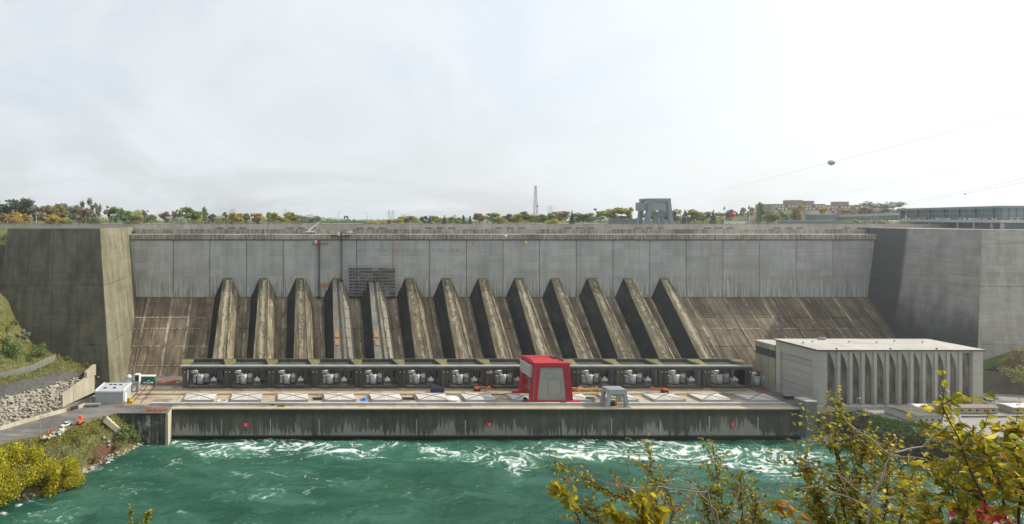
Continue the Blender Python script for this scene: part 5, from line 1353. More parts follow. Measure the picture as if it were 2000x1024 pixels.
# radio mast and pylons
def lattice(name, label, cat, px, pt, y, hw, mat, arms=False, grp=None):
    zt = ZW(pt, y); x = XW(px, y)
    q = thing(name, label, cat, (x, y, 107), 0, grp); h = zt - 107
    for sx in (-1, 1):
        for sy in (-1, 1): MB().tube((sx * hw, sy * hw, 0), (sx * hw * .35, sy * hw * .35, h), .32, .2, 4).build('leg', mat, q)
    m = MB(); n = 12
    for k in range(n):
        f0, f1 = k / n, (k + 1) / n; a, b = hw * (1 - .65 * f0), hw * (1 - .65 * f1); s = 1 if k % 2 else -1
        m.tube((-a * s, -a, h * f0), (b * s, -b, h * f1), .13, n=4); m.tube((-a * s, a, h * f0), (b * s, b, h * f1), .13, n=4)
        m.tube((-b, -b, h * f1), (b, -b, h * f1), .13, n=4)
    tag(m.build('bracing', mat, q), kind='stuff')
    if arms:
        for z in (.7, .83, .96): MB().tube((-hw * 2.4, 0, h * z), (hw * 2.4, 0, h * z), .25, n=4).build('crossarm', mat, q)
    return q
rm = lattice('radio_mast', 'tall red and white lattice radio mast on the skyline near centre', 'mast', 1046, 363, 620, 2.1, M['farconc'])
MB().ball((1.6, -1.5, 20), .9, 8, 6).build('dish', M['dark'], rm)
for i, (px, pt, lab) in enumerate(((558, 408, 'far grey power pylon left of the white mobile crane'), (760, 411, 'far grey power pylon right of far plant, left of a pair'), (767, 411, 'far grey power pylon right of far plant, right of a pair'), (1075, 402, 'far grey power pylon just right of radio mast'), (456, 408, 'far grey power pylon above the orange tree at left'), (450, 410, 'far pale power pylon at left, beside another pylon'), (256, 417, 'tiny far power pylon above the left tower'), (270, 415, 'tiny far power pylon right of the left tower top'), (314, 416, 'tiny far power pylon left of the dense green tree'))):
    lattice('power_pylon', lab, 'pylon', px, pt, 1500, 6.0 if i == 3 else 4.0, M['farconc'], True, 'far power pylons')

# ------------------------------------------------------------------ works on the dam face
sc_ = thing('scaffold', 'dark multi level tube scaffold against the upper dam wall', 'scaffold', (XW(726, YD), YD - 2, 59), world=True)
x0, x1 = XW(681, YD), XW(771, YD)
zs = np.linspace(ZW(579, YD), ZW(519, YD), 11)
for z in zs[:-1]:
    nb = 8
    for k in range(nb):
        if rr.random() < .08: continue
        MB().box(x0 + (x1 - x0) * k / nb + .05, x0 + (x1 - x0) * (k + 1) / nb - .05, YD - 2.6, YD - .3, z, z + .35).build('deck_board', M['dark'] if rr.random() < .85 else M['ply'], sc_)
for k in range(15):
    x = x0 + (x1 - x0) * k / 14
    for y in (YD - 2.7, YD - .4): MB().tube((x, y, zs[0] - (2 if 3 < k < 11 else 0)), (x, y, zs[-1] + rr.uniform(-1, 1.2)), .13, n=5).build('standard', M['steel'], sc_)
for z in zs:
    for dz_ in (1.0,): MB().tube((x0 - .5, YD - 2.75, z + dz_), (x1 + .5 + rr.uniform(0, 1.4), YD - 2.75, z + dz_), .10, n=5).build('guard_rail', M['steel'], sc_)
for k in range(7):
    x = x0 + (x1 - x0) * k / 7; MB().tube((x, YD - 2.8, zs[k % 4]), (x + 4.4, YD - 2.8, zs[k % 4 + 4]), .09, n=4).build('brace', M['steel'], sc_)
for (px, zb, zp, w0, w1, lab) in ((622, 59.5, ZW(475.5, YD), -4.5, 6.5, 'dark mast climber with red machine and platform below the crest, left one'), (666.5, 71.0, ZW(460, YD), -8, 6, 'dark mast climber with wide platform at the crest ledge, right one')):
    x = XW(px, YD)
    q = thing('mast_climber', lab, 'platform', (x, YD - 1.2, zb), world=True, group='mast climbers on the dam wall')
    for sx in (-.35, .35):
        for sy in (-.35, .35): MB().tube((x + sx, YD - 1.3 + sy, zb), (x + sx, YD - 1.3 + sy, zp + 3), .14, n=4).build('mast_chord', M['dark'], q)
    m = MB(); z = zb
    while z < zp + 2: m.tube((x - .35, YD - 1.65, z), (x + .35, YD - 1.65, z + .9), .09, n=4); m.tube((x - .35, YD - .95, z), (x + .35, YD - .95, z + .9), .09, n=4); z += .9
    tag(m.build('mast_lacing', M['dark'], q), kind='stuff')
    MB().box(x - 1.2, x + 1.2, YD - 2.4, YD - .2, zb - 1.2, zb).build('foot', M['dark'], q)
    MB().box(x + w0, x + w1, YD - 3.0, YD - 1.7, zp - .5, zp).build('deck', M['dark'], q)
    MB().tube((x + w0, YD - 3.0, zp + 1.1), (x + w1, YD - 3.0, zp + 1.1), .08, n=4).build('guard_rail', M['steel'], q)
    MB().box(x - .9, x + .5, YD - 2.9, YD - 1.8, zp, zp + 2.6).build('drive_unit', M['red'], q)
    MB().box(x - 2.6, x - 1.1, YD - 2.9, YD - 1.8, zp, zp + 2.2).build('control_box', M['white'], q)
mc = thing('mobile_crane', 'white mobile crane with raised boom on the crest ledge', 'crane', (XW(606, 373), 373, 102.3), world=True)
bxm = XW(606, 373)
MB().box(bxm - 3.2, bxm + 3.2, 372, 374.4, 103.0, 104.2).build('carrier', M['white'], mc)
MB().box(bxm - 3.0, bxm - .8, 372.1, 374.2, 104.2, 106.0).build('cab', M['white'], mc)
MB().box(bxm - 2.95, bxm - 1.6, 372.0, 372.1, 104.8, 105.7).build('cab_window', M['glass'], mc)
MB().tube((bxm - 1, 373, 104.8), (XW(624, 373), 373, ZW(434, 373)), .75, .4, 6).build('boom', M['white'], mc)
MB().tube((XW(624, 373), 373, ZW(434, 373)), (XW(624, 373), 373, ZW(434, 373) - 5), .06, n=4).build('hook_rope', M['dark'], mc)
for x in (-2.4, -.8, .8, 2.4): MB().tube((bxm + x, 371.9, 102.95), (bxm + x, 372.5, 102.95), .62, n=10).build('wheel', M['rubber'], mc)
q = thing('ledge_vehicle', 'small white vehicle on the crest ledge right of the wide platform', 'vehicle', (XW(685, 373.5), 373.5, 102.3))
MB().prism([(-2.4, .5), (2.4, .5), (2.4, 1.2), (1.4, 1.4), (.8, 2.0), (-1.6, 2.0), (-2.3, 1.4)], 'y', -.9, .9).build('body', M['white'], q)
for x in (-1.5, 1.5): MB().tube((x, -1, .45), (x, -.7, .45), .45, n=8).build('wheel', M['rubber'], q)

# ------------------------------------------------------------------ wires and marker balls over the gorge
def wire(label, pts, r, grp='wires over the gorge'):
    q = MB()
    a, b, c = pts
    prev = None
    for k in range(25):
        t = k / 24; p = a * (1 - t) ** 2 + b * 2 * t * (1 - t) + c * t * t
        if prev is not None: q.tube(prev, p, r, n=4, cap=False)
        prev = p
    o = q.build('overhead_wire', M['wire'], loc=a); return tag(o, label, 'wire', grp)
def marker(label, p, r, mat, grp='marker balls on the wires'):
    q = thing('marker_ball', label, 'marker ball', tuple(p), 0, grp)
    MB().ball((0, 0, 0), r, 16, 10).build('ball', mat, q, True); MB().tube((-r * 1.25, 0, 0), (r * 1.25, 0, 0), r * .12).build('clamp', M['wire'], q)
    MB().tube((0, 0, -r * .06), (0, 0, r * .06), r * 1.02, n=16).build('seam', M['wire'], q)
def through(p0, pm, p1):   # quadratic control point so that the curve passes pm halfway
    return [p0, pm * 2 - (p0 + p1) * .5, p1]
wire('thin wire carrying the large white marker ball across sky at right', through(P(1310, 395, 400), P(1624, 317.5, 84), P(2300, 120, 52)), .012)
marker('large white marker ball on a wire in the sky at right', P(1624, 317.5, 84), .44, M['white'])
wire('faint wire in right sky below the white ball', through(P(1590, 388, 330), P(1800, 345, 120), P(2300, 230, 70)), .012)
wire('upper of the two close wires above the pavilion', through(P(1735, 403, 330), P(1880, 374, 130), P(2300, 285, 80)), .020)
wire('lower of the two close wires above the pavilion', through(P(1750, 405, 330), P(1884, 378.5, 130), P(2300, 300, 80)), .020)
marker('tiny dark spacer on the lower close wire above the pavilion', P(1885, 379.5, 129), .14, M['dark'], 'spacers on the wires')
for i, (ya, yb, yc) in enumerate(((500, 494, 476), (512, 500, 470), (538, 535, 524), (541, 538, 529), (544, 540, 533))):
    wire(f'thin wire crossing before the right part of dam, {ORD[i]} from the top', through(P(1180, ya + (20 if i < 2 else 6), 360), P(1700, yb + (2 if i > 1 else -8), 200), P(2300, yc, 120)), .025)
marker('red marker ball before the dam wall above the scaffold', P(773, 475.5, 355), .75, M['ballred'])
marker('red marker ball before dam wall, farther right of the scaffold', P(924.5, 475.5, 355), .75, M['ballred'])
marker('white marker ball before the crest ledge near centre', P(988, 461.5, 340), .85, M['white'])
marker('yellow marker ball before the dam wall near centre', P(1026, 474.5, 340), .8, M['ballyel'])
marker('red marker ball against trees right of the crest crane', P(1431.5, 419.8, 250), 1.05, M['ballred'])
wire('thin wire before the crest joining red yellow and white marker balls', through(P(600, 490, 365), P(900, 470, 350), P(1500, 416, 240)), .010)

# ------------------------------------------------------------------ trees
def leaf_cloud(lobes, n, size, seed, flat=.0):
    r = np.random.default_rng(seed)
    L = np.array(lobes, dtype=float); vol = L[:, 3] * L[:, 4] * L[:, 5]; pk = r.choice(len(L), n, p=vol / vol.sum())
    d = r.normal(size=(n, 3)); d /= np.linalg.norm(d, axis=1)[:, None]
    rad = r.random(n) ** (1 / 2.2) * (0.85 + .3 * r.random(n))
    c = L[pk, :3] + d * rad[:, None] * L[pk, 3:6]
    u = r.normal(size=(n, 3)); u /= np.linalg.norm(u, axis=1)[:, None]
    w = np.cross(u, d + .6 * r.normal(size=(n, 3))); w /= np.linalg.norm(w, axis=1)[:, None] + 1e-9
    s = size * (.6 + .8 * r.random(n))[:, None]
    v = np.stack([c - u * s, c - w * s * .6, c + u * s, c + w * s * .6], 1).reshape(-1, 3)
    return v, np.arange(4 * n).reshape(n, 4)
def crown_mesh(kind, seed):
    r = random.Random(seed)
    lobes = []
    if kind == 'round':
        for k in range(11):
            a = r.uniform(0, 6.28); q_ = r.uniform(.1, .36); z = r.uniform(.38, .86)
            s = r.uniform(.12, .24); lobes.append((math.cos(a) * q_, math.sin(a) * q_, z, s, s, s * .75))
    elif kind == 'tall':
        for k in range(10):
            a = r.uniform(0, 6.28); z = .25 + .7 * k / 10; q_ = r.uniform(.0, .2)
            s = r.uniform(.09, .17); lobes.append((math.cos(a) * q_, math.sin(a) * q_, z, s, s, s * 1.2))
    elif kind == 'conifer':
        for k in range(9):
            z = .12 + .85 * k / 9; s = .30 * (1 - z) + .03; lobes.append((r.uniform(-.03, .03), r.uniform(-.03, .03), z, s, s, .07))
    elif kind == 'bush':
        for k in range(12):
            a = r.uniform(0, 6.28); q_ = r.uniform(.05, .42); s = r.uniform(.14, .26)
            lobes.append((math.cos(a) * q_, math.sin(a) * q_, r.uniform(.15, .72), s, s, s * .8))
    elif kind == 'sparse':
        for k in range(9):
            a = r.uniform(0, 6.28); q_ = r.uniform(.05, .34); s = r.uniform(.07, .15)
            lobes.append((math.cos(a) * q_, math.sin(a) * q_, r.uniform(.3, .95), s, s, s * 1.1))
    return lobes
CM = {}
def crown_data(kind, var, n, size):
    key = (kind, var, n, size)
    if key not in CM:
        v, f = leaf_cloud(crown_mesh(kind, 100 + var * 17), n, size, 50 + var)
        o = mesh_np('crown', v, f, F['green']); me = o.data; bpy.data.objects.remove(o)
        CM[key] = me
    return CM[key]
TM = {}
def trunk_data(var, top):
    if (var, top) not in TM:
        r = random.Random(var); m = MB(); 
        m.tube((0, 0, -.02), (.01, 0, .42), .028, .018, 6); m.tube((.01, 0, .42), (.0, .01, top), .018, .006, 5)
        for k in range(6):
            a = r.uniform(0, 6.28); z = r.uniform(.28, .6); m.tube((.005, 0, z), (math.cos(a) * .26, math.sin(a) * .26, z + r.uniform(.12, .28)), .011, .003, 4)
        o = m.build('trunk', M['bark']); TM[(var, top)] = o.data; bpy.data.objects.remove(o)
    return TM[(var, top)]
def tree(name, label, cat, base, h, w, col, kind, var, n=420, size=.055, grp=None, part='crown'):
    q = thing(name, label, cat, tuple(base), random.uniform(0, 6.28), grp)
    c = bpy.data.objects.new(part, crown_data(kind, var, n, size)); COL.objects.link(c); c.parent = q
    c.scale = (w, w, h); c.material_slots[0].link = 'OBJECT'; c.material_slots[0].material = F[col]
    t = bpy.data.objects.new('trunk', trunk_data(var % 3, .8 if kind != 'bush' else .5)); COL.objects.link(t); t.parent = q; t.scale = (h * .8, h * .8, h)
    return q
CN = {'dark': 'dark green', 'green': 'green', 'olive': 'olive', 'ygreen': 'yellow green', 'gold': 'golden', 'orange': 'orange', 'rust': 'rusty', 'maroon': 'maroon', 'brown': 'brownish', 'grey': 'grey green', 'pale': 'pale', 'conifer': 'dark'}
TL = [(12, 391, 50, 'dark', 'round', 1), (45, 392, 40, 'dark', 'round', 1), (28, 414, 26, 'orange', 'bush', 0), (44, 412, 20, 'orange', 'bush', 0), (8, 415, 20, 'rust', 'bush', 0), (72, 402, 30, 'brown', 'round', 1), (105, 400, 40, 'olive', 'round', 1), (124, 400, 26, 'brown', 'round', 2), (106, 418, 28, 'orange', 'bush', 0), (133, 426, 22, 'ygreen', 'bush', 0),
      (143, 402, 30, 'grey', 'round', 2), (156, 405, 30, 'maroon', 'round', 1), (158, 398, 20, 'grey', 'sparse', 2), (177, 396, 24, 'grey', 'sparse', 2), (192, 402, 16, 'brown', 'sparse', 2), (176, 420, 22, 'green', 'bush', 1), (215, 405, 24, 'pale', 'sparse', 2), (228, 409, 28, 'green', 'round', 1), (246, 414, 26, 'green', 'round', 1), (262, 420, 24, 'olive', 'bush', 1), (283, 413, 14, 'pale', 'sparse', 2), (295, 420, 22, 'green', 'round', 2),
      (322, 417, 18, 'brown', 'round', 2), (346, 411, 26, 'brown', 'sparse', 2), (375, 408, 36, 'green', 'round', 1), (400, 407, 16, 'grey', 'sparse', 2), (408, 417, 18, 'dark', 'round', 2), (441, 418, 18, 'pale', 'sparse', 2), (461, 418, 28, 'orange', 'round', 1), (481, 419, 16, 'green', 'round', 2), (500, 416, 24, 'orange', 'round', 2), (504, 424, 12, 'conifer', 'conifer', 0), (527, 418, 16, 'green', 'round', 2), (547, 418, 30, 'ygreen', 'round', 1), (570, 417, 24, 'olive', 'round', 2), (592, 422, 18, 'grey', 'round', 2), (612, 423, 26, 'grey', 'round', 2),
      (720, 432, 16, 'gold', 'bush', 2), (740, 431, 18, 'gold', 'bush', 2), (757, 430, 16, 'rust', 'bush', 2), (779, 428, 24, 'gold', 'round', 2), (797, 423, 26, 'olive', 'round', 2), (828, 425, 14, 'dark', 'round', 2), (840, 421, 12, 'conifer', 'conifer', 2), (852, 424, 22, 'ygreen', 'round', 2), (868, 422, 14, 'conifer', 'conifer', 2), (888, 425, 20, 'green', 'round', 2), (905, 421, 14, 'conifer', 'conifer', 2), (918, 422, 12, 'conifer', 'conifer', 2), (936, 419, 24, 'rust', 'round', 2), (963, 416, 28, 'green', 'round', 2), (977, 424, 20, 'ygreen', 'bush', 1), (993, 421, 18, 'dark', 'round', 2), (1010, 420, 22, 'ygreen', 'round', 2),
      (1028, 416, 22, 'dark', 'round', 2), (1046, 419, 24, 'gold', 'round', 2), (1068, 418, 22, 'green', 'round', 2), (1081, 428, 20, 'gold', 'bush', 1), (1093, 415, 36, 'olive', 'round', 2), (1117, 412, 14, 'conifer', 'conifer', 2), (1140, 416, 34, 'green', 'round', 2), (1172, 410, 26, 'brown', 'sparse', 3), (1200, 410, 46, 'ygreen', 'round', 2), (1228, 409, 18, 'ygreen', 'tall', 2), (1278, 412, 26, 'ygreen', 'round', 2), (1312, 409, 30, 'green', 'round', 2), (1338, 410, 16, 'conifer', 'conifer', 2), (1356, 413, 26, 'olive', 'round', 2), (1375, 416, 18, 'green', 'round', 2), (1393, 411, 16, 'conifer', 'conifer', 2), (1411, 415, 22, 'dark', 'round', 3), (1430, 411, 24, 'dark', 'round', 3), (1447, 412, 16, 'conifer', 'conifer', 3), (1461, 407, 18, 'rust', 'round', 3),
      (1484, 399, 18, 'green', 'tall', 2), (1499, 411, 22, 'green', 'round', 2), (1520, 415, 28, 'green', 'round', 2), (1540, 418, 28, 'olive', 'round', 2), (1557, 404, 20, 'orange', 'tall', 2), (1600, 407, 22, 'orange', 'round', 3), (1658, 406, 30, 'rust', 'round', 3), (1685, 404, 40, 'brown', 'round', 3), (1720, 393, 54, 'grey', 'round', 3), (1660, 430, 26, 'green', 'bush', 0), (1690, 430, 30, 'green', 'bush', 0), (1718, 430, 28, 'olive', 'bush', 0), (1772, 434, 24, 'ygreen', 'bush', 0)]
cnt = {}
for i, (px, pt, w, col, kind, dz_) in enumerate(sorted(TL)):
    y = [405, 440, 500, 580][dz_] + (i * 37 % 23)
    kn = 'conifer' if kind == 'conifer' else ('shrub' if kind == 'bush' else 'tree')
    nm = {'conifer': 'conifer_tree', 'bush': 'skyline_shrub'}.get(kind, 'skyline_tree')
    c = cnt.get((col, kn), 0); cnt[(col, kn)] = c + 1
    zt = ZW(pt, y) + .6
    tree(nm, f'{CN[col]} {kn} on the skyline behind the dam crest, {ORD[c]} such from left', kn, (XW(px, y), y, 106.5), (zt - 106.5) * 1.06, w / FPX * y * 1.45, col, kind, i % 5, 1300 if kind != 'sparse' else 650, .052 if kind != 'conifer' else .042, 'trees on the skyline')
# far band of woodland
wv = []; wf = []
v, f = leaf_cloud([(x, 660 + 40 * math.sin(x * .37), 108.5, 22, 12, 3.6 + 1.2 * math.sin(x * .013 + 1) + 1.2 * math.sin(x * .05)) for x in range(-520, 900, 16)], 26000, 1.1, 77)
tag(mesh_np('far_woodland', v, f, F['green']), 'hazy far band of mixed autumn woodland along the horizon', 'woodland', kind='stuff')
wr = random.Random(21)
for nm, col, lab in (('far_grove', 'grey', 'hazy grey green grove mass filling gaps between skyline trees'), ('far_thicket', 'olive', 'hazy olive thicket mass filling gaps between skyline trees'), ('far_copse', 'ygreen', 'hazy yellowish copse mass filling gaps between skyline trees')):
    lb = []
    for k in range(60):
        px = wr.choice([wr.uniform(-20, 300), wr.uniform(300, 625), wr.uniform(780, 1240), wr.uniform(1320, 1520)]); y = wr.uniform(560, 640); top = wr.uniform(417, 427) if px > 300 else wr.uniform(408, 424)
        zt = ZW(top, y); h = (zt - 106.5) / 2; lb.append((XW(px, y), y, 106.5 + h, wr.uniform(4, 9), 5, h))
    v, f = leaf_cloud(lb, 11000, .75, 5 + len(nm)); tag(mesh_np(nm, v, f, F[col]), lab, 'woodland', kind='stuff')

# mid distance trees and bushes on the banks
LB = [(22, 985, 885, 62, 'gold', 225), (78, 968, 882, 60, 'gold', 232), (40, 990, 912, 66, 'gold', 218), (98, 975, 908, 60, 'gold', 224), (128, 962, 915, 44, 'gold', 229), (-20, 1000, 890, 70, 'gold', 216), (62, 950, 880, 44, 'ygreen', 236), (120, 930, 885, 40, 'olive', 236), (8, 940, 884, 44, 'gold', 232)]
for i, (px, pb, pt, w, col, y) in enumerate(sorted(LB)):
    zb = ZW(pb, y) - .5
    tree('river_tree', f'bushy {CN[col]} tree on left river bank, {ORD[i]} from the left', 'tree', (XW(px, y), y, zb), (ZW(pt, y) - zb) * 1.32, w / FPX * y * 1.5, col, 'bush', i % 5, 8000, .021, 'trees on the left river bank')
BB = [(246, 866, 826, 42, 'green', 262, 'green bush against the short wing wall at waterline'), (228, 880, 850, 30, 'olive', 258, 'olive bush below the slanting concrete beam'), (20, 722, 645, 34, 'green', 290, 'dense green tree on left hillside above the fence'), (74, 706, 660, 36, 'green', 300, 'green tree on hillside before the dark tower'), (48, 680, 645, 26, 'grey', 301, 'grey leafless looking tree high on the left hillside'), (134, 712, 692, 18, 'green', 303, 'small round green bush at foot of dark tower'), (170, 722, 706, 14, 'olive', 303, 'small olive bush at right tip of hillside'), (26, 636, 622, 18, 'green', 303, 'small green bush at the top of the hillside'), (-8, 668, 610, 40, 'ygreen', 292, 'yellow green tree at left edge of hillside'),
      (7, 482, 452, 26, 'green', 345, 'green bush on far left wing wall beside the tower'), (62, 708, 690, 26, 'olive', 294, 'olive shrub clump behind the chain link fence'), (8, 648, 632, 22, 'maroon', 296, 'reddish shrub on the upper left hillside'), (150, 868, 845, 34, 'olive', 246, 'brownish olive shrub on the embankment below the debris'), (180, 850, 832, 26, 'olive', 254, 'low olive shrub on embankment above the red rock'), (110, 905, 880, 40, 'olive', 239, 'wide olive shrub behind the golden river trees'), (188, 905, 885, 26, 'rust', 246, 'rusty shrub beside the red shale rock'),
      (1985, 735, 672, 44, 'rust', 296, 'rusty tree above dark retaining wall at right edge'), (1965, 728, 708, 34, 'pale', 300, 'pale yellow green bush on top of dark retaining wall'), (2010, 760, 700, 50, 'olive', 285, 'olive tree beyond the retaining wall at right edge'), (1745, 842, 818, 30, 'green', 262, 'green shrub on right bank near the tilted slab'), (1775, 852, 822, 34, 'green', 256, 'green shrub on right bank below the terrace hut'), (1830, 866, 842, 40, 'ygreen', 249, 'yellow green shrub along the right bank top'), (1870, 884, 858, 44, 'olive', 243, 'olive shrub low on the right bank'), (1910, 880, 852, 44, 'maroon', 240, 'reddish shrub on the right bank below the apron'), (1800, 895, 868, 40, 'dark', 250, 'dark shrub on the shaded lower right bank')]
for i, (px, pb, pt, w, col, y, lab) in enumerate(BB):
    zb = ZW(pb, y) - .4
    tree('bank_shrub' if (pb - pt) < 36 else 'bank_tree', lab, 'shrub' if (pb - pt) < 36 else 'tree', (XW(px, y), y, zb), ZW(pt, y) - zb, w / FPX * y * 1.15, col, 'bush' if col != 'grey' else 'sparse', i % 5, 1300, .036)
# low ground cover on the slopes
def cover(name, label, B, n, size, col, zoff=.0, sel=None):
    r = np.random.default_rng(5); P_ = B.reshape(-1, 3); 
    if sel is not None: P_ = P_[sel(P_)]
    c = P_[r.integers(0, len(P_), n)] + r.normal(size=(n, 3)) * np.array([.8, .8, .18]) + np.array([0, 0, .25])
    u = r.normal(size=(n, 3)) * np.array([1, 1, .5]); u /= np.linalg.norm(u, axis=1)[:, None]
    w = np.cross(u, r.normal(size=(n, 3))); w /= np.linalg.norm(w, axis=1)[:, None]; s = size * (.4 + r.random(n))[:, None]
    v = np.stack([c - u * s, c - w * s * .6, c + u * s, c + w * s * .6 + np.array([0, 0, .1])], 1).reshape(-1, 3)
    o = mesh_np(name, v, np.arange(4 * n).reshape(n, 4), F[col]); return tag(o, label, 'ground cover', kind='stuff')
cover('hillside_grass', 'rough grass and weeds covering the left hillside', HILL, 9000, .42, 'olive')
EMB = np.array([v.co[:] for v in bpy.data.objects['embankment'].data.vertices])
cover('embankment_grass', 'rough green grass and weeds covering the left embankment', EMB, 9000, .40, 'olive', sel=lambda P_: (P_[:, 2] > 3) & (P_[:, 0] > -180))
cover('road_verge_grass', 'bright green grass along the upper edge of the embankment', EMB, 5000, .30, 'ygreen', sel=lambda P_: (P_[:, 2] > 12.2) & (P_[:, 0] > -150) & (P_[:, 0] < -95))
RBK = np.array([v.co[:] for v in bpy.data.objects['river_bank'].data.vertices])
cover('bank_grass', 'grass and weeds covering the right river bank', RBK, 7000, .42, 'green', sel=lambda P_: (P_[:, 2] > 7) & (P_[:, 1] > 190))

# ------------------------------------------------------------------ rocks
def rocks(name, label, pts, smin, smax, mat, seed):
    r = np.random.default_rng(seed); V = []; Fc = []
    ico = np.array([(0, 0, 1), (.89, 0, .45), (.28, .85, .45), (-.72, .53, .45), (-.72, -.53, .45), (.28, -.85, .45), (.72, .53, -.45), (-.28, .85, -.45), (-.89, 0, -.45), (-.28, -.85, -.45), (.72, -.53, -.45), (0, 0, -1)])
    fi = np.array([(0, 1, 2), (0, 2, 3), (0, 3, 4), (0, 4, 5), (0, 5, 1), (1, 6, 2), (2, 7, 3), (3, 8, 4), (4, 9, 5), (5, 10, 1), (2, 6, 7), (3, 7, 8), (4, 8, 9), (5, 9, 10), (1, 10, 6), (6, 11, 7), (7, 11, 8), (8, 11, 9), (9, 11, 10), (10, 11, 6)])
    for k, p in enumerate(pts):
        s = smin + (smax - smin) * r.random() ** 2.5
        v = ico * (.65 + .6 * r.random((12, 1))) * np.array([s * (.8 + .6 * r.random()), s * (.7 + .6 * r.random()), s * (.5 + .4 * r.random())])
        V.append(v + p); Fc.append(fi + 12 * k)
    return tag(mesh_np(name, np.concatenate(V), np.concatenate(Fc), mat), label, 'rocks', kind='stuff')
RP = RIP.reshape(-1, 3); sel = RP[(RP[:, 0] > -165)]
pk = sel[np.random.default_rng(2).integers(0, len(sel), 3800)] + np.random.default_rng(3).normal(size=(3800, 3)) * .5
rocks('riprap', 'heap of pale broken rock covering the slope above the left road', pk, .22, 1.0, M['rock'], 4)
sh_ = EMB[(EMB[:, 2] > -.8) & (EMB[:, 2] < 1.6) & (EMB[:, 0] > -130)]
pk = sh_[np.random.default_rng(6).integers(0, len(sh_), 420)] + np.random.default_rng(7).normal(size=(420, 3)) * .35
rocks('shore_rocks', 'pale boulders along the left river shore', pk, .25, .95, M['rock'], 8)
sh_ = RBK[(RBK[:, 2] > -.9) & (RBK[:, 2] < 2.4) & (RBK[:, 1] > 190)]
pk = sh_[np.random.default_rng(16).integers(0, len(sh_), 420)] + np.random.default_rng(17).normal(size=(420, 3)) * .35
rocks('shore_stones', 'grey boulders along the right river shore', pk, .25, .9, M['hall_panel'], 18)
for i, (px, py, s) in enumerate(((203, 855, .9), (212, 863, .8), (213, 870, .7), (178, 915, 1.3), (186, 918, 1.1), (100, 966, 1.5), (240, 888, 1.0), (247, 890, 1.1), (233, 893, .9), (170, 925, 1.2))):
    y = [256, 256, 254, 243, 245, 222, 258, 260, 256, 240][i]
    o = MB().ball((0, 0, 0), s, 8, 6, .7); 
    for j, v in enumerate(o.v): o.v[j] = tuple(np.array(v) * rr.uniform(.75, 1.2))
    o = o.build('boulder', M['rock']); o.location = P(px, py, y); tag(o, f'pale boulder on the left embankment, {ORD[i]} of those scattered there', 'boulder', 'boulders on the left embankment')
    o['label'] = ['pale boulder high on embankment under the slanting beam, topmost', 'pale boulder under the slanting beam, second from top', 'pale boulder under the slanting beam, lowest', 'large pale boulder at waterline left of the red shale', 'second large pale boulder at waterline left of red shale', 'lone pale boulder at waterline by the golden trees', 'pale boulder at waterline near the green bush, middle', 'pale boulder at waterline near green bush, nearest the wing wall', 'pale boulder at waterline near green bush, farthest left', 'pale shore boulder between golden trees and red shale'][i]
# red shale outcrop
def shale(name, label, p, w, h, d, seed):
    q = thing(name, label, 'rock', tuple(p)); r = random.Random(seed)
    for k in range(7):
        z0 = h * k / 7; z1 = h * (k + 1) / 7 - .06; i_ = r.uniform(0, .5)
        MB().hexa([(-w + i_, -d + i_ + z0 * .25, z0), (w - i_, -d + z0 * .25, z0), (w, d, z0), (-w, d, z0), (-w + i_, -d + i_ + z1 * .25, z1), (w - i_, -d + .1 + z1 * .25, z1), (w, d, z1), (-w, d, z1)]).build('rock_layer', M['redrock'], q)
    q.rotation_euler = (0, 0, R(52))
shale('rock_outcrop', 'red shale ledge at waterline left of the wing wall, wider right one', Vector((-88.6, 255.0, -.5)), 5.0, 6.5, 2.6, 1)
shale('rock_outcrop', 'red shale ledge at waterline left of the wing wall, left one', Vector((-92.6, 248.5, -.5)), 3.0, 7.0, 2.4, 2)
# ------------------------------------------------------------------ foreground shrubs on the near slope
def leaf_mesh(L, W, curl, name='leaf'):
    v = [(0, 0, 0), (.28 * L, .5 * W, .06 * L), (.62 * L, .42 * W, .02 * L - curl * .1), (L, 0, -curl * .35), (.62 * L, -.42 * W, .02 * L - curl * .1), (.28 * L, -.5 * W, .06 * L), (.3 * L, 0, -.03 * L), (.65 * L, 0, -.06 * L - curl * .1)]
    f = [(0, 6, 1), (1, 6, 7, 2), (2, 7, 3), (0, 5, 6), (5, 4, 7, 6), (4, 3, 7)]
    return v, f
LV = {}
def leaf_data(key, L, W, curl):
    if key not in LV:
        v, f = leaf_mesh(L, W, curl); m = MB(); m.add(v, f); o = m.build('leaf', F['near_green'], None, True); LV[key] = o.data; bpy.data.objects.remove(o)
    return LV[key]
def frame(d, rnd):
    d = d.normalized(); u = Vector((rnd.gauss(0, 1), rnd.gauss(0, 1), rnd.gauss(0, 1) + .6)); w = d.cross(u).normalized(); n = w.cross(d)
    return Matrix((d, w, n)).transposed()
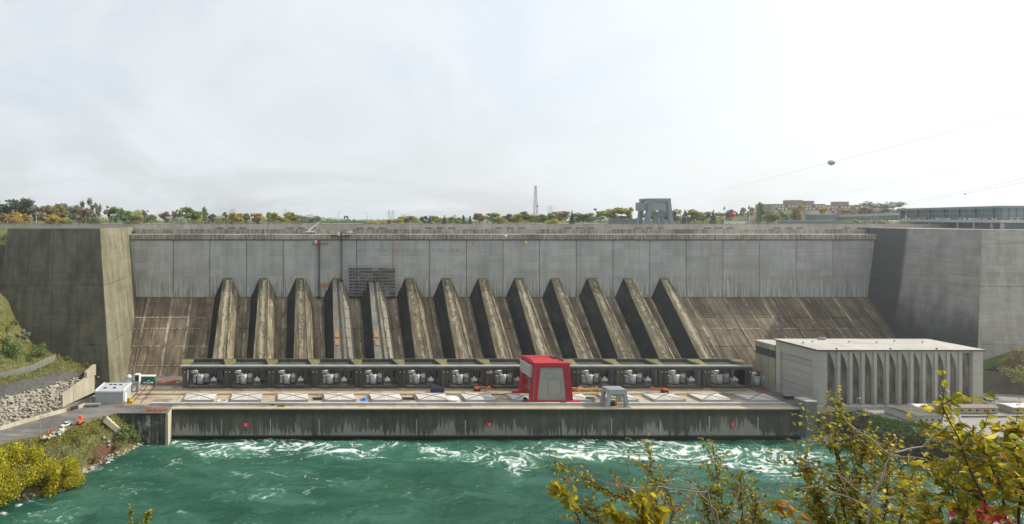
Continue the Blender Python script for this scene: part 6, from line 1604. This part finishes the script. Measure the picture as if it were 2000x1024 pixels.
def shrub(name, label, cat, y, stems, cols, leafL, dens, twig_n, twig_l, seed, indiv=140, bark='twig', grav=.2, thick=.012, spread=.5, leafW=.55, lo=.25):
    """stems: lists of (px, py, dy, leafy) points, y metres away; twigs sprout from each stem and carry the leaves"""
    r = random.Random(seed)
    root = stems[0][0]
    base = P(root[0], root[1], y + root[2])
    q = thing(name, label, cat, tuple(base), world=True)
    leaves = []
    for s in stems:
        pts = [P(a, b, y + c) for (a, b, c) in s[:-1]]; opt = s[-1]
        fine = []
        for a, b in zip(pts[:-1], pts[1:]):
            for k in range(4):
                fine.append(a.lerp(b, k / 4) + Vector((r.gauss(0, 1), r.gauss(0, 1), r.gauss(0, 1))) * (b - a).length * .018)
        fine.append(pts[-1])
        m = MB(); n = len(fine); th = thick * opt.get('t', 1.0)
        for k in range(n - 1): m.tube(fine[k], fine[k + 1], th * (1 - .75 * k / n), th * (1 - .75 * (k + 1) / n), 5, cap=False)
        m.build('branch', M[opt.get('bark', bark)], q, True)
        nt = int(twig_n * opt.get('n', 1.0)); tw = MB()
        for k in range(nt):
            t = r.uniform(opt.get('lo', lo), 1.0); i = min(int(t * (n - 1)), n - 2); p = fine[i].lerp(fine[i + 1], t * (n - 1) - i)
            d = (fine[i + 1] - fine[i]).normalized() * .7 + Vector((r.gauss(0, 1), r.gauss(0, 1), r.gauss(0, .8))) * spread
            d.normalize(); L = twig_l * r.uniform(.4, 1.2) * opt.get('tl', 1.0); prev = p; nn = 5
            for j in range(nn):
                d = (d + Vector((0, 0, -grav * .12)) + Vector((r.gauss(0, .12), r.gauss(0, .12), r.gauss(0, .12)))).normalized()
                nx = prev + d * L / nn; tw.tube(prev, nx, thick * .28 * (1 - j / 7), thick * .22 * (1 - j / 7), 4, cap=False)
                for e in range(int(dens * opt.get('d', 1.0) + r.random())):
                    ld = (d * .5 + Vector((r.gauss(0, 1), r.gauss(0, 1), r.gauss(-.35, .8)))).normalized()
                    leaves.append((prev.lerp(nx, r.random()), ld, leafL * r.uniform(.65, 1.25) * opt.get('ls', 1.0), opt.get('col')))
                prev = nx
        if tw.v: tag(tw.build('twigs', M[opt.get('bark', bark)], q, True), kind='stuff')
    r.shuffle(leaves)
    leaves.sort(key=lambda a: -a[2])
    one = leaves[:indiv]; rest = leaves[indiv:]
    for (p, d, L, col) in one:
        me = leaf_data(f'v{r.randrange(3)}', 1.0, leafW * (1.0), .25 + .2 * r.randrange(3))
        o = bpy.data.objects.new('leaf', me); COL.objects.link(o); o.parent = q
        o.matrix_local = Matrix.Translation(p - base) @ (frame(d, r).to_4x4()) @ Matrix.Diagonal((L, L * r.uniform(.7, 1.15), L * r.uniform(.6, 1.9), 1))
        o.material_slots[0].link = 'OBJECT'; o.material_slots[0].material = F[col or r.choices(list(cols), list(cols.values()))[0]]
    by = {}
    for (p, d, L, col) in rest: by.setdefault(col or r.choices(list(cols), list(cols.values()))[0], []).append((p, d, L))
    bv = np.array(leaf_mesh(1.0, leafW, .35)[0])
    for col, lst in by.items():
        V = np.zeros((len(lst), 8, 3)); 
        for k, (p, d, L) in enumerate(lst): V[k] = (np.array(frame(d, r)) @ bv.T).T * L + np.array(p - base)
        tri = np.array([(0, 6, 1), (1, 6, 7), (1, 7, 2), (2, 7, 3), (0, 5, 6), (5, 4, 7), (5, 7, 6), (4, 3, 7)])
        f = (tri[None] + 8 * np.arange(len(lst))[:, None, None]).reshape(-1, 3)
        o = mesh_np('foliage', V.reshape(-1, 3), f, F[col], q, True); tag(o, kind='stuff')
    return q
OL = {'near_olive': 6, 'near_green': 3, 'near_orange': 1.0, 'near_gold': 1.2}
shrub('near_shrub', 'olive brown leafed shrub in foreground below the small grey crane', 'shrub', 7.5, [
    [(1300, 1120, 0), (1290, 1020, 0), (1275, 950, .1), (1268, 880, .2), {'n': 1.1}],
    [(1290, 1040, 0), (1240, 985, .1), (1170, 950, .2), (1090, 915, .3), {'n': 1.0, 'lo': .3}],
    [(1290, 1060, 0), (1200, 1010, .1), (1130, 985, .2), {'n': .8}],
    [(1295, 1050, 0), (1260, 990, -.1), (1225, 955, 0), {'n': .8}],
    [(1300, 1050, 0), (1315, 1000, .2), (1300, 950, .3), {'n': .7}],
    [(1300, 1080, 0), (1200, 1045, .1), (1150, 1010, .2), {'n': .8}],
    ], OL, .054, 2.1, 38, .42, 1, 130)
shrub('near_shrub', 'dense olive shrub in foreground left of the large bush, cone shaped', 'shrub', 8.0, [
    [(1430, 1120, 0), (1420, 1020, 0), (1405, 960, .1), (1395, 890, .2), {'n': 1.2}],
    [(1430, 1080, 0), (1450, 1000, .1), (1445, 930, .2), {'n': 1.0}],
    [(1430, 1100, 0), (1470, 1030, .1), (1480, 980, .2), {'n': .9}],
    [(1425, 1100, 0), (1390, 1030, .1), (1375, 970, .2), {'n': .9}],
    ], {'near_olive': 6, 'near_green': 4, 'near_orange': .5}, .052, 2.3, 40, .40, 2, 110)
shrub('near_shrub', 'leafless pale twigged shrub crossing in front of the olive shrubs', 'shrub', 6.2, [
    [(1420, 1120, 0), (1380, 960, 0), (1290, 952, .1), (1180, 945, .2), {'n': .55, 'd': 0, 't': .9}],
    [(1415, 1100, 0), (1360, 985, 0), (1320, 955, .1), (1270, 905, .2), {'n': .4, 'd': 0, 't': .7}],
    [(1405, 1100, 0), (1400, 1000, 0), (1355, 950, .1), (1345, 900, .1), {'n': .5, 'd': 0, 't': .8}],
    [(1410, 1110, 0), (1430, 1000, 0), (1445, 950, .1), {'n': .3, 'd': 0, 't': .8, 'bark': 'barkp'}],
    [(1380, 960, 0), (1330, 985, 0), (1300, 1000, .1), {'n': .3, 'd': 0, 't': .6, 'bark': 'barkp'}],
    ], OL, .05, 0, 22, .30, 3, 0, bark='barkp', thick=.014)
shrub('near_shrub', 'small foreground sprig with bright yellow lobed leaves left of olive shrub', 'shrub', 5.0, [
    [(1160, 1100, 0), (1130, 1010, 0), (1112, 985, 0), (1095, 965, .05), {'n': .5, 'lo': .7}],
    [(1240, 1100, 0), (1255, 1040, 0), (1255, 985, .05), {'n': .8, 'lo': .4}],
    [(1230, 1100, 0), (1220, 1050, 0), (1205, 1005, .05), {'n': .9, 'lo': .4}],
    [(1300, 1100, 0), (1295, 1040, 0), (1270, 990, .05), {'n': .6, 'lo': .5}],
    ], {'near_yellow': 1}, .085, 1.3, 16, .16, 4, 120, leafW=.8)
shrub('near_bush', 'large green and ochre leafed bush in foreground before the ribbed hall', 'bush', 6.5, [
    [(1690, 1150, 0), (1650, 1000, 0), (1640, 900, .1), (1620, 830, .2), {'n': 1.5, 'lo': .2}],
    [(1690, 1120, 0), (1600, 990, .1), (1575, 910, .2), {'n': 1.4}],
    [(1690, 1120, 0), (1680, 960, 0), (1690, 870, .1), {'n': 1.4}],
    [(1700, 1120, 0), (1735, 980, 0), (1720, 880, .2), {'n': 1.2}],
    [(1690, 1130, 0), (1620, 1040, 0), (1590, 990, .2), {'n': 1.2}],
    [(1700, 1120, 0), (1760, 1020, 0), (1780, 930, .2), {'n': 1.2}],
    [(1700, 1130, 0), (1690, 1030, 0), (1660, 960, .2), {'n': 1.2}],
    [(1720, 900, .1), (1660, 835, .1), (1630, 785, .2), {'n': .35, 'bark': 'barkp', 'lo': .5, 'tl': .5, 't': .7}],
    ], {'near_green': 6, 'near_olive': 3, 'near_gold': 2, 'near_orange': .6}, .050, 2.5, 44, .42, 5, 170)
shrub('near_shrub', 'bare pale branch rising diagonally with small leafy tip before the hall', 'shrub', 5.2, [
    [(1670, 1130, 0), (1700, 985, 0), (1745, 880, .05), (1752, 860, .05), {'n': .25, 'd': .1, 't': .85}],
    [(1745, 895, .05), (1660, 830, .1), (1630, 785, .15), {'n': .35, 't': .6, 'lo': .75, 'tl': .3}],
    [(1748, 885, .05), (1800, 870, .1), (1868, 820, .15), {'n': .45, 't': .6, 'lo': .5, 'tl': .35}],
    [(1745, 890, .05), (1830, 895, .1), (1880, 902, .15), {'n': .3, 'd': .2, 't': .5}],
    [(1705, 980, 0), (1640, 930, .1), (1560, 900, .1), {'n': .3, 'd': 0, 't': .5}],
    [(1700, 990, 0), (1610, 955, .1), (1590, 948, .1), {'n': .3, 'd': 0, 't': .5}],
    [(1710, 970, 0), (1790, 980, .1), (1880, 1010, .1), {'n': .3, 'd': 0, 't': .5}],
    ], {'near_green': 1}, .040, 1.0, 22, .22, 6, 60, bark='barkp', thick=.015)
shrub('near_bush', 'large leafed yellow green bush in the foreground at right edge', 'bush', 3.6, [
    [(1960, 1150, 0), (1930, 1000, 0), (1880, 880, .05), (1835, 778, .1), {'n': .55, 'lo': .25}],
    [(1960, 1150, 0), (1960, 960, 0), (1920, 880, .05), (1900, 830, .1), {'n': .6, 'lo': .3}],
    [(1980, 1150, 0), (2000, 950, 0), (1985, 890, .05), (1975, 840, .1), {'n': .8}],
    [(1930, 1150, 0), (1880, 1010, 0), (1850, 940, .1), {'n': .8}],
    [(1990, 1150, 0), (2030, 1000, 0), (2020, 910, .1), {'n': .9}],
    [(1940, 1150, 0), (1910, 1060, 0), (1895, 990, .1), {'n': .8}],
    [(1920, 1150, 0), (1850, 1070, 0), (1810, 1010, .1), {'n': .7}],
    [(1960, 1150, 0), (1980, 1080, 0), (1960, 1000, .1), {'n': .8}],
    ], {'near_gold': 5, 'near_yellow': 2.0, 'near_green': 4, 'near_orange': .8, 'near_olive': 1.5}, .064, 2.0, 32, .30, 7, 295, thick=.009)
shrub('near_creeper', 'crimson leafed creeper in the bottom right corner of foreground', 'creeper', 2.9, [
    [(1960, 1120, 0), (1935, 1060, 0), (1905, 1035, 0), {'n': 1.0}],
    [(1990, 1120, 0), (1990, 1060, 0), (1965, 1030, 0), {'n': 1.0}],
    ], {'near_red': 1}, .046, 1.5, 16, .13, 8, 120, thick=.005)
shrub('near_sprig', 'small yellow green sprig at bottom edge below the left river', 'sprig', 5.5, [
    [(268, 1110, 0), (262, 1040, 0), (252, 995, 0), {'n': 1.0, 'lo': .6}],
    [(268, 1110, 0), (278, 1040, 0), (290, 1002, 0), {'n': 1.0, 'lo': .6}],
    ], {'near_yellow': 1, 'near_green': 2}, .055, 1.0, 9, .09, 9, 60, thick=.006)
shrub('near_sprig', 'sprig with a few orange leaves at bottom edge beside the large bush', 'sprig', 4.5, [
    [(1600, 1130, 0), (1570, 1040, 0), (1535, 988, 0), {'n': .8, 'lo': .7}],
    [(1600, 1130, 0), (1560, 1050, 0), (1515, 985, 0), {'n': .6, 'lo': .8}],
    ], {'near_orange': 2, 'near_yellow': 1}, .075, .7, 7, .08, 10, 40, thick=.006)
shrub('near_sprig', 'low yellowed sprig at the bottom edge right of centre', 'sprig', 6.5, [
    [(1480, 1120, 0), (1490, 1050, 0), (1485, 1000, 0), {'n': 1.0}],
    ], {'near_olive': 2, 'near_gold': 1}, .055, 1.2, 16, .2, 12, 50, thick=.006)

# ------------------------------------------------------------------ the hazy air over the gorge
hv = bpy.data.materials.new('haze_air'); hv.use_nodes = True
ht_ = hv.node_tree; ht_.nodes.clear()
ho = ht_.nodes.new('ShaderNodeOutputMaterial'); pvn = ht_.nodes.new('ShaderNodeVolumePrincipled')
pvn.inputs['Color'].default_value = (.94, .97, 1.0, 1); pvn.inputs['Density'].default_value = HAZE; pvn.inputs['Anisotropy'].default_value = .72
ht_.links.new(pvn.outputs[0], ho.inputs['Volume'])
hz_ = MB().box(-2600, 2600, -60, 1750, -6, 165).build('haze', hv)
tag(hz_, 'pale even haze filling the air over the gorge', 'haze', kind='stuff')
